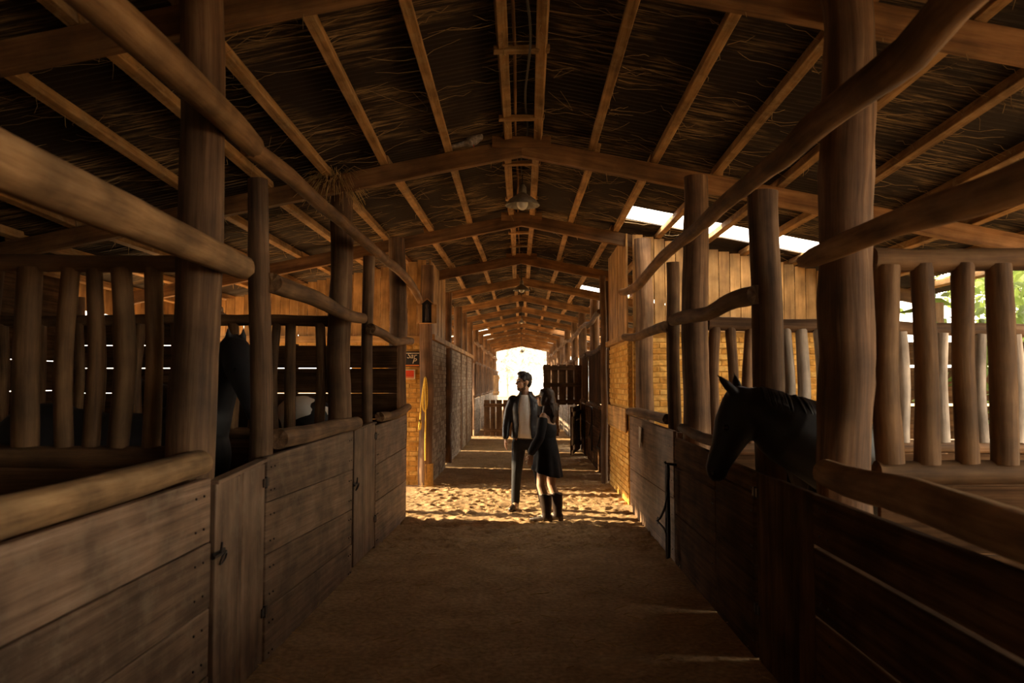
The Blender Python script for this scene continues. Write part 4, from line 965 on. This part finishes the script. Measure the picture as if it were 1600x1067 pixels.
# --- man: stands facing the camera, head turned to the left of the picture
X0, Y0 = 0.055, 10.37
P = lambda x, y, z: V((X0 + x, Y0 + y, z))
man = thing('person', 'man in black jacket, white shirt and dark jeans looking to the left', 'person', (X0, Y0, 0))
F = V((-.18, -1, 0)).normalized(); LFT = V((0, 0, 1)).cross(F); M2 = (LFT, F)
hc = P(-.028, -.02, 1.652); MH = basis((-.9, -.42, .05))
mb = MB(); head_shapes(mb, hc, MH)
mb.chain([(P(-.02, .0, 1.60), .056), (P(-.012, .012, 1.5), .06), (P(-.005, .012, 1.44), .075)])
mb.rings([ering(X0, Y0 + .01, z, a, b, M2) for z, a, b in ((.84, .14, .1), (.95, .15, .1), (1.1, .14, .095), (1.28, .165, .105), (1.4, .165, .095), (1.46, .09, .07))])
mb.chain([(P(-.17, .01, 1.42), .055), (P(-.24, .04, 1.16), .04), (P(-.262, -.03, .94), .028)])
mb.chain([(P(.17, .01, 1.42), .055), (P(.25, .05, 1.16), .04), (P(.25, -.04, .94), .028)])
hand_shapes(mb, P(-.264, -.035, .925), (-.02, -.08, -1), (.9, .3, 0), (.2, -1, 0), 1.0, .5)
hand_shapes(mb, P(.252, -.045, .925), (.02, -.08, -1), (-.9, .3, 0), (-.2, -1, 0), 1.0, .5)
mb.chain([(P(-.085, 0, .9), .085), (P(-.115, -.02, .5), .05), (P(-.135, .02, .09), .036), (P(-.15, -.1, .04), .032)])
mb.chain([(P(.085, 0, .9), .085), (P(.155, -.02, .5), .05), (P(.225, .03, .09), .036), (P(.235, -.09, .04), .032)])
fused(mb, 'body', M_skin, man, voxel=.0055, smooth=2)
eyes(man, hc, MH, 1.0)
mb = MB(); E = lambda p, r: mb.ell(hc + MH @ V(p), r, MH, 20, 14)
E((0, -.018, .05), (.08, .098, .083)); E((0, .05, .102), (.056, .042, .028)); E((0, -.062, .0), (.066, .05, .075)); E((0, .02, .115), (.06, .06, .026))
for s in (-1, 1): E((s * .066, .022, .04), (.014, .024, .04))
fused(mb, 'hair', M_hairm, man, voxel=.006, smooth=2)
mb = MB(); E((0, .053, -.092), (.0385, .0365, .032)); E((0, .018, -.08), (.054, .05, .036)); E((0, .09, -.053), (.024, .007, .004))
for s in (-1, 1): E((s * .056, .008, -.035), (.008, .022, .04))
fused(mb, 'beard', M_beard, man, voxel=.005, smooth=2)
mb = MB(); mb.rings([ering(X0, Y0 + .006, z, a, b, M2) for z, a, b in ((.92, .168, .118), (1.0, .166, .12), (1.12, .158, .116), (1.28, .172, .125), (1.38, .165, .115), (1.45, .11, .092), (1.485, .072, .074))]); 
build(mb, 'shirt', M_shirt, man)
mb = MB(); rows = []
for z, a, b, o in ((.925, .192, .135, .52), (.97, .19, .135, .50), (1.1, .176, .13, .46), (1.28, .195, .14, .46), (1.38, .2, .13, .42), (1.44, .16, .112, .45), (1.49, .098, .094, .6), (1.535, .082, .088, .7)):
    rows.append(ering(X0, Y0 + .008, z, a, b, M2, 30, None, PI / 2 + o, PI / 2 + 2 * PI - o, .014))
mb.rings(rows)
for s in (-1, 1):
    e = .24 if s < 0 else .25
    mb.chain([(P(s * .165, .01, 1.415), .07), (P(s * .215, .03, 1.29), .064), (P(s * e, .045, 1.16), .058), (P(s * .258, .0, 1.04), .05), (P(s * .262, -.03, .95), .044)], 14)
fused(mb, 'jacket', M_jacket, man, voxel=.0065, smooth=3)
mb = MB()
mb.rings([ering(X0, Y0 + .01, z, a, b, M2) for z, a, b in ((.78, .14, .105), (.86, .175, .122), (.95, .166, .118), (.975, .162, .114))])
mb.chain([(P(-.088, 0, .86), .098), (P(-.105, -.01, .68), .082), (P(-.118, -.02, .5), .068), (P(-.13, .0, .3), .06), (P(-.136, .015, .12), .056)], 14)
mb.chain([(P(.088, 0, .86), .098), (P(.125, -.01, .68), .082), (P(.158, -.02, .5), .068), (P(.195, .0, .3), .06), (P(.222, .02, .12), .056)], 14)
fused(mb, 'trousers', M_denim, man, voxel=.0075, smooth=3)
mb = MB(); mb.rings([ering(X0, Y0 + .01, z, a, b, M2) for z, a, b in ((.915, .171, .123), (.95, .169, .121))]); build(mb, 'belt', M_leather, man)
for fx, dx in ((-.138, -.05), (.226, .03)):
    mb = MB(); mb.chain([(P(fx, .05, .055), .05), (P(fx + dx * .4, -.06, .042), .046), (P(fx + dx, -.16, .035), .04)]); mb.cap(P(fx, .03, .08), P(fx, .025, .15), .05, .048)
    fused(mb, 'shoe', M_boot, man, voxel=.008, smooth=2)

# --- woman: turned towards the man, seen from her left and a little from behind
X1, Y1 = 0.30, 9.55
P = lambda x, y, z: V((X1 + x, Y1 + y, z))
wom = thing('person', 'woman in short black dress and brown boots beside the man', 'person', (X1, Y1, 0))
F = V((-.93, .36, 0)).normalized(); LFT = V((0, 0, 1)).cross(F); M2 = (LFT, F)
Q = lambda l, f, z: V((X1, Y1, z)) + LFT * l + F * f
hc = V((X1 - .02, Y1 + .0, 1.462)); MH = basis((-.93, .3, .16))
mb = MB(); head_shapes(mb, hc, MH, .93, True)
mb.chain([(Q(0, -.01, 1.41), .044), (Q(0, -.02, 1.33), .046), (Q(0, -.02, 1.27), .06)])
mb.rings([ering(X1, Y1, z, a, b, M2) for z, a, b in ((.74, .13, .11), (.86, .15, .115), (1.0, .112, .085), (1.12, .13, .1), (1.22, .15, .09), (1.28, .1, .06))])
mb.chain([(Q(.145, -.01, 1.245), .045), (Q(.19, .02, 1.0), .034), (Q(.2, .12, .815), .025)])
mb.chain([(Q(-.145, -.01, 1.245), .045), (Q(-.2, .03, 1.0), .034), (Q(-.18, .15, .83), .025)])
hand_shapes(mb, Q(.2, .127, .80), (-.12, .1, -1), -LFT, F, .92, .45)
hand_shapes(mb, Q(-.18, .155, .815), (-.12, .1, -1), LFT, F, .92, .45)
mb.chain([(Q(.075, .0, .8), .088), (Q(.075, .05, .43), .05), (Q(.07, .0, .28), .054), (Q(.07, -.02, .08), .034), (Q(.07, .1, .04), .03)])
mb.chain([(Q(-.075, -.03, .8), .088), (Q(-.075, -.03, .43), .05), (Q(-.07, -.09, .28), .054), (Q(-.07, -.1, .08), .034), (Q(-.07, .02, .04), .03)])
fused(mb, 'body', M_skinw, wom, voxel=.0055, smooth=2)
eyes(wom, hc, MH, .93)
mb = MB(); E = lambda p, r: mb.ell(hc + MH @ (V(p)), r, MH, 20, 14)
E((0, -.02, .045), (.08, .096, .082)); E((0, -.075, -.06), (.082, .065, .12)); E((0, -.115, -.17), (.085, .062, .1)); E((.02, -.13, -.235), (.07, .05, .055))
for s in (-1, 1): E((s * .068, -.01, -.03), (.018, .04, .07)); E((s * .07, -.06, -.15), (.03, .05, .1))
E((0, .035, .078), (.055, .04, .028))
rs2 = random.Random(4)
for k in range(26):
    a = rs2.uniform(-1, 1); b = hc + MH @ V((a * .085, -.09 - rs2.uniform(0, .05), -.05)); e = b + MH @ V((a * .02 + rs2.uniform(-.02, .02), rs2.uniform(-.05, .01), -rs2.uniform(.12, .2)))
    mb.chain([(b, .014), (b.lerp(e, .5) + MH @ V((rs2.uniform(-.02, .02), rs2.uniform(-.03, .0), 0)), .013), (e, .007)], 6)
fused(mb, 'hair', M_hairw, wom, voxel=.006, smooth=2)
mb = MB(); mb.ell(hc + MH @ V((0, .083, -.063)), (.02, .009, .009), MH, 12, 8); build(mb, 'lips', M_lips, wom)
mb = MB(); rows = []
def fl(k): return lambda a: k * math.sin(a)      # hem and neckline tilt, forward positive
for z, a, b, tl, rip in ((.575, .205, .185, .055, .012), (.66, .19, .172, .045, .009), (.76, .175, .155, .03, .005), (.87, .163, .135, .015, 0), (1.0, .13, .105, .01, 0), (1.1, .142, .12, .02, 0), (1.18, .156, .112, .05, 0), (1.2, .16, .105, .06, 0)):
    ring = []
    for k in range(48):
        an = 2 * PI * k / 48; q = 1 + rip / .2 * math.sin(an * 9)
        p = V((X1, Y1, z + tl * math.sin(an))) + LFT * a * q * math.cos(an) + F * b * q * math.sin(an); ring.append(p)
    rows.append(ring)
mb.rings(rows)
for s in (-1, 1):
    e2 = .03 if s < 0 else .02
    mb.chain([(Q(s * .15, -.005, 1.2), .058), (Q(s * .18, .01, 1.08), .058), (Q(s * .19, e2, 1.0), .056), (Q(s * .197, .07, .92), .056), (Q(s * .2 if s > 0 else -.182, .115, .84), .05)], 14)
fused(mb, 'dress', M_dress, wom, voxel=.007, smooth=3)
for (l, f, ) in ((.07, -.015), (-.07, -.105)):
    mb = MB(); mb.rings([[Q(l + r * math.cos(a), f + dy + r * 1.08 * math.sin(a), z + tl * math.cos(2 * a)) for a in [k * PI / 10 for k in range(20)]] for z, r, dy, tl in ((.33, .073, .012, .012), (.3, .07, .01, .004), (.2, .062, .0, 0), (.12, .052, -.005, 0), (.06, .05, .0, 0))])
    mb.chain([(Q(l, f - .03, .06), .046), (Q(l, f + .06, .045), .042), (Q(l, f + .15, .03), .03), (Q(l, f + .19, .026), .02)])
    mb.box(Q(l, f - .045, .018), (.06, .06, .036))
    fused(mb, 'boot', M_boot, wom, voxel=.0075, smooth=2)

# ------------------------------------------------------------------ horses
def horse(label, loc, yaw, k, neck, head, ears, mat, tail=True, muzzle_dir=None):
    loc = V(loc); c, s = math.cos(yaw), math.sin(yaw)
    W = lambda x, y, z: V((loc.x + (x * c - y * s) * k, loc.y + (x * s + y * c) * k, z * k))
    M = Matrix.Rotation(yaw, 3, 'Z')
    t = thing('horse', label, 'horse', loc)
    mb = MB(); E = lambda p, r: mb.ell(W(*p), [q * k for q in r], M, 24, 16)
    E((0, 0, 1.1), (.72, .28, .33)); E((.5, 0, 1.12), (.3, .24, .34)); E((-.52, 0, 1.18), (.4, .29, .32)); E((.38, 0, 1.3), (.34, .11, .17)); E((-.35, 0, 1.3), (.4, .17, .16))
    mb.chain([(V(p), r) for p, r in neck], 20)
    for a, b in zip(neck, neck[1:]):            # crest
        mb.cap(V(a[0]) + V((0, 0, a[1] * .35)), V(b[0]) + V((0, 0, b[1] * .35)), a[1] * .72, b[1] * .72, 14)
    mb.chain([(V(p), r) for p, r in head], 18)
    for b, e, w in ears:
        mb.chain([(V(b), w), (V(b).lerp(V(e), .45), w * .85), (V(e), w * .15)], 8)
    for sy in (-1, 1):
        y = sy * .16
        mb.chain([(W(.5, y, 1.0), .14 * k), (W(.5, y, .78), .085 * k), (W(.53, y, .46), .055 * k), (W(.52, y, .14), .04 * k), (W(.56, y, .07), .05 * k)], 12)
        mb.chain([(W(-.6, y, 1.08), .21 * k), (W(-.44, y * 1.1, .8), .12 * k), (W(-.73, y, .52), .062 * k), (W(-.69, y, .15), .042 * k), (W(-.65, y, .07), .05 * k)], 12)
    fused(mb, 'body', mat, t, voxel=.013, smooth=5)
    for sy in (-1, 1):
        for fx in (.575, -.635):
            mb = MB(); mb.tube([W(fx, sy * .16, 0), W(fx - .01, sy * .16, .085)], [.068 * k, .052 * k], 12); build(mb, 'hoof', M_leather, t)
    if tail:
        mb = MB()
        for i in range(16):
            a = R.uniform(-.05, .05); mb.tube([W(-.88, a * .4, 1.3), W(-1.0, a, 1.1), W(-1.0 + R.uniform(-.03, .03), a * 1.5, .6), W(-.97 + R.uniform(-.05, .05), a * 2, R.uniform(.3, .45))], [.02, .022, .018, .006], 6, .2)
        build(mb, 'tail', M_mane, t)
    # mane: locks falling from the crest
    mb = MB(); pts = [(V(p) + V((0, 0, r * .95)), r) for p, r in neck]
    for i in range(90):
        f = R.random() * (len(pts) - 1); a = int(f); q = pts[a][0].lerp(pts[a + 1][0], f - a); r = pts[a][1] + (pts[a + 1][1] - pts[a][1]) * (f - a)
        d = (pts[a + 1][0] - pts[a][0]).normalized(); sd2 = d.cross(V((0, 0, 1))).normalized() * (1 if R.random() < .75 else -1)
        if sd2.y > 0 and abs(sd2.y) > .5: sd2 = -sd2 if R.random() < .6 else sd2
        mb.tube([q - sd2 * .02, q + V((0, 0, .012)) + sd2 * r * .3, q + sd2 * r * .75 - V((0, 0, r * .35)), q + sd2 * r * .98 - V((0, 0, r * R.uniform(.8, 1.2))) - d * R.uniform(0, .04)], [.012, .013, .01, .003], 6, .05)
    build(mb, 'mane', M_mane, t)
    h0 = V(head[0][0]); h1 = V(head[-1][0]); dn = (h1 - h0).normalized(); sidev = dn.cross(muzzle_dir).normalized(); ex = h0.lerp(h1, .3) + V(muzzle_dir) * head[1][1] * .55
    for sg in (-1, 1):
        mb = MB(); mb.ell(ex + sidev * sg * head[1][1] * .8, (.018, .018, .018)); build(mb, 'eye', M_eye, t)
        mb = MB(); mb.ell(h1 + V(muzzle_dir) * head[-1][1] * .5 + sidev * sg * head[-1][1] * .75 , (.012, .012, .018)); build(mb, 'nostril', M_eye, t)
    return t
horse('black horse with lowered head looking over the right fence gate', (2.14, 5.55, 0), math.atan2(-1, -.1), .97,
      [((2.08, 4.98, 1.13), .27), ((1.82, 4.82, 1.255), .24), ((1.58, 4.76, 1.363), .205), ((1.39, 4.76, 1.48), .136)],
      [((1.30, 4.76, 1.518), .112), ((1.267, 4.76, 1.393), .126), ((1.209, 4.76, 1.262), .088), ((1.156, 4.76, 1.15), .068), ((1.156, 4.76, 1.126), .064)],
      [((1.238, 4.7, 1.60), (1.136, 4.67, 1.70), .032), ((1.306, 4.83, 1.60), (1.287, 4.85, 1.712), .032)], M_horse, muzzle_dir=V((-1, 0, -.2)))
horse('dark grey horse with raised head behind the near left post', (-2.9, 5.75, 0), 0.0, 1.0,
      [((-2.38, 5.75, 1.22), .25), ((-2.26, 5.73, 1.5), .185), ((-2.13, 5.66, 1.74), .14), ((-2.04, 5.6, 1.87), .11)],
      [((-2.0, 5.57, 1.86), .105), ((-1.95, 5.5, 1.75), .11), ((-1.87, 5.42, 1.6), .082), ((-1.8, 5.36, 1.47), .066), ((-1.79, 5.35, 1.44), .062)],
      [((-2.06, 5.56, 1.95), (-2.05, 5.53, 2.04), .026), ((-1.98, 5.63, 1.95), (-1.97, 5.61, 2.04), .026)], M_horse2, muzzle_dir=V((.75, -.6, -.2)).normalized())
horse('black and white pinto horse seen between the far left slats', (-2.95, 8.85, 0), PI, 1.0,
      [((-3.5, 8.85, 1.2), .25), ((-3.85, 8.85, 1.38), .19), ((-4.1, 8.83, 1.5), .14), ((-4.22, 8.8, 1.55), .115)],
      [((-4.25, 8.8, 1.53), .11), ((-4.33, 8.8, 1.42), .115), ((-4.45, 8.8, 1.27), .085), ((-4.53, 8.8, 1.16), .068), ((-4.55, 8.8, 1.13), .064)],
      [((-4.2, 8.76, 1.62), (-4.22, 8.74, 1.75), .03), ((-4.2, 8.86, 1.62), (-4.22, 8.88, 1.75), .03)], M_pinto, muzzle_dir=V((-1, 0, -.4)).normalized())

# ------------------------------------------------------------------ trees outside
def tree(label, x, y, h, rad, zc, nleaf, lsz, mat, trunk_r=.12, seed=1, group=None, droop=.4, bark=None):
    rs = random.Random(seed); t = thing('leafy_tree', label, 'tree', (x, y, 0), group)
    mb = MB(); mb.tube([(x, y, -.1), (x + rs.uniform(-.2, .2), y, h * .4), (x + rs.uniform(-.3, .3), y, h * .9)], [trunk_r, trunk_r * .8, trunk_r * .3], 10, .3, .05, .08)
    cs = []
    for i in range(14):
        a = rs.uniform(0, 2 * PI); z = zc + rs.uniform(-.5, .5) * (h - zc) * 1.2; rr_ = rad * rs.uniform(.3, .9); e = V((x + math.cos(a) * rr_, y + math.sin(a) * rr_, z))
        mb.tube([(x, y, max(.3, z - h * .18)), ((x + e.x) / 2, (y + e.y) / 2, z - h * .04), e], [trunk_r * .4, trunk_r * .25, trunk_r * .1], 6, .4); cs.append(e)
    build(mb, 'trunk', bark or M_bark, t)
    vs = []; fs = []
    for i in range(nleaf):
        c = rs.choice(cs) + V((rs.gauss(0, 1), rs.gauss(0, 1), rs.gauss(0, .8))) * rad * .28
        d = V((rs.uniform(-1, 1), rs.uniform(-1, 1), -droop + rs.uniform(-.6, .4))).normalized(); sdv = d.cross(V((rs.uniform(-1, 1), rs.uniform(-1, 1), rs.uniform(.2, 1)))).normalized(); nn = d.cross(sdv)
        L = lsz * rs.uniform(.7, 1.3); w = L * .2; b = len(vs)
        vs += [c, c + d * L * .35 + sdv * w + nn * w * .3, c + d * L + nn * (-.1 * L), c + d * L * .35 - sdv * w + nn * w * .3, c + d * L * .4]
        fs += [(b, b + 1, b + 4), (b + 1, b + 2, b + 4), (b, b + 4, b + 3), (b + 4, b + 2, b + 3)]
    mb = MB(); mb.add(vs, fs); o = build(mb, 'foliage', mat, t); o['kind'] = 'stuff'
for i, (x, y, lb) in enumerate(((7.6, 9.6, 'green leafy tree outside at the right edge, nearest the stalls'), (9.6, 13.5, 'drooping green tree outside behind the right plank fence'), (13.5, 18.0, 'paler bushy tree farther outside on the right'), (11.5, 8.0, 'tall green tree outside beyond the right edge of the barn'), (17, 24, 'distant tree outside right past the plank fence'))):
    tree(lb, x, y, 5.0 + i * .5, 1.9 + .3 * i, 2.9 + .2 * i, 2600, .26, M_leaf, .1, 20 + i)
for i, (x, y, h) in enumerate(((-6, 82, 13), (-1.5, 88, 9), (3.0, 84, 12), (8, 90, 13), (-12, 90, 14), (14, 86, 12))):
    tree(['hazy pale tree left of the far barn opening', 'hazy pale tree low in the middle of the far opening', 'hazy pale tree right in the far opening', 'hazy pale tree far right past the opening', 'hazy pale tree far left past the opening', 'hazy pale tree at the far right end of the hillside row'][i], x, y, h, h * .35, h * .55, 900, .9, M_leaf_haze, .14, 50 + i, 'hazy trees beyond the far opening', bark=M_leaf_haze)
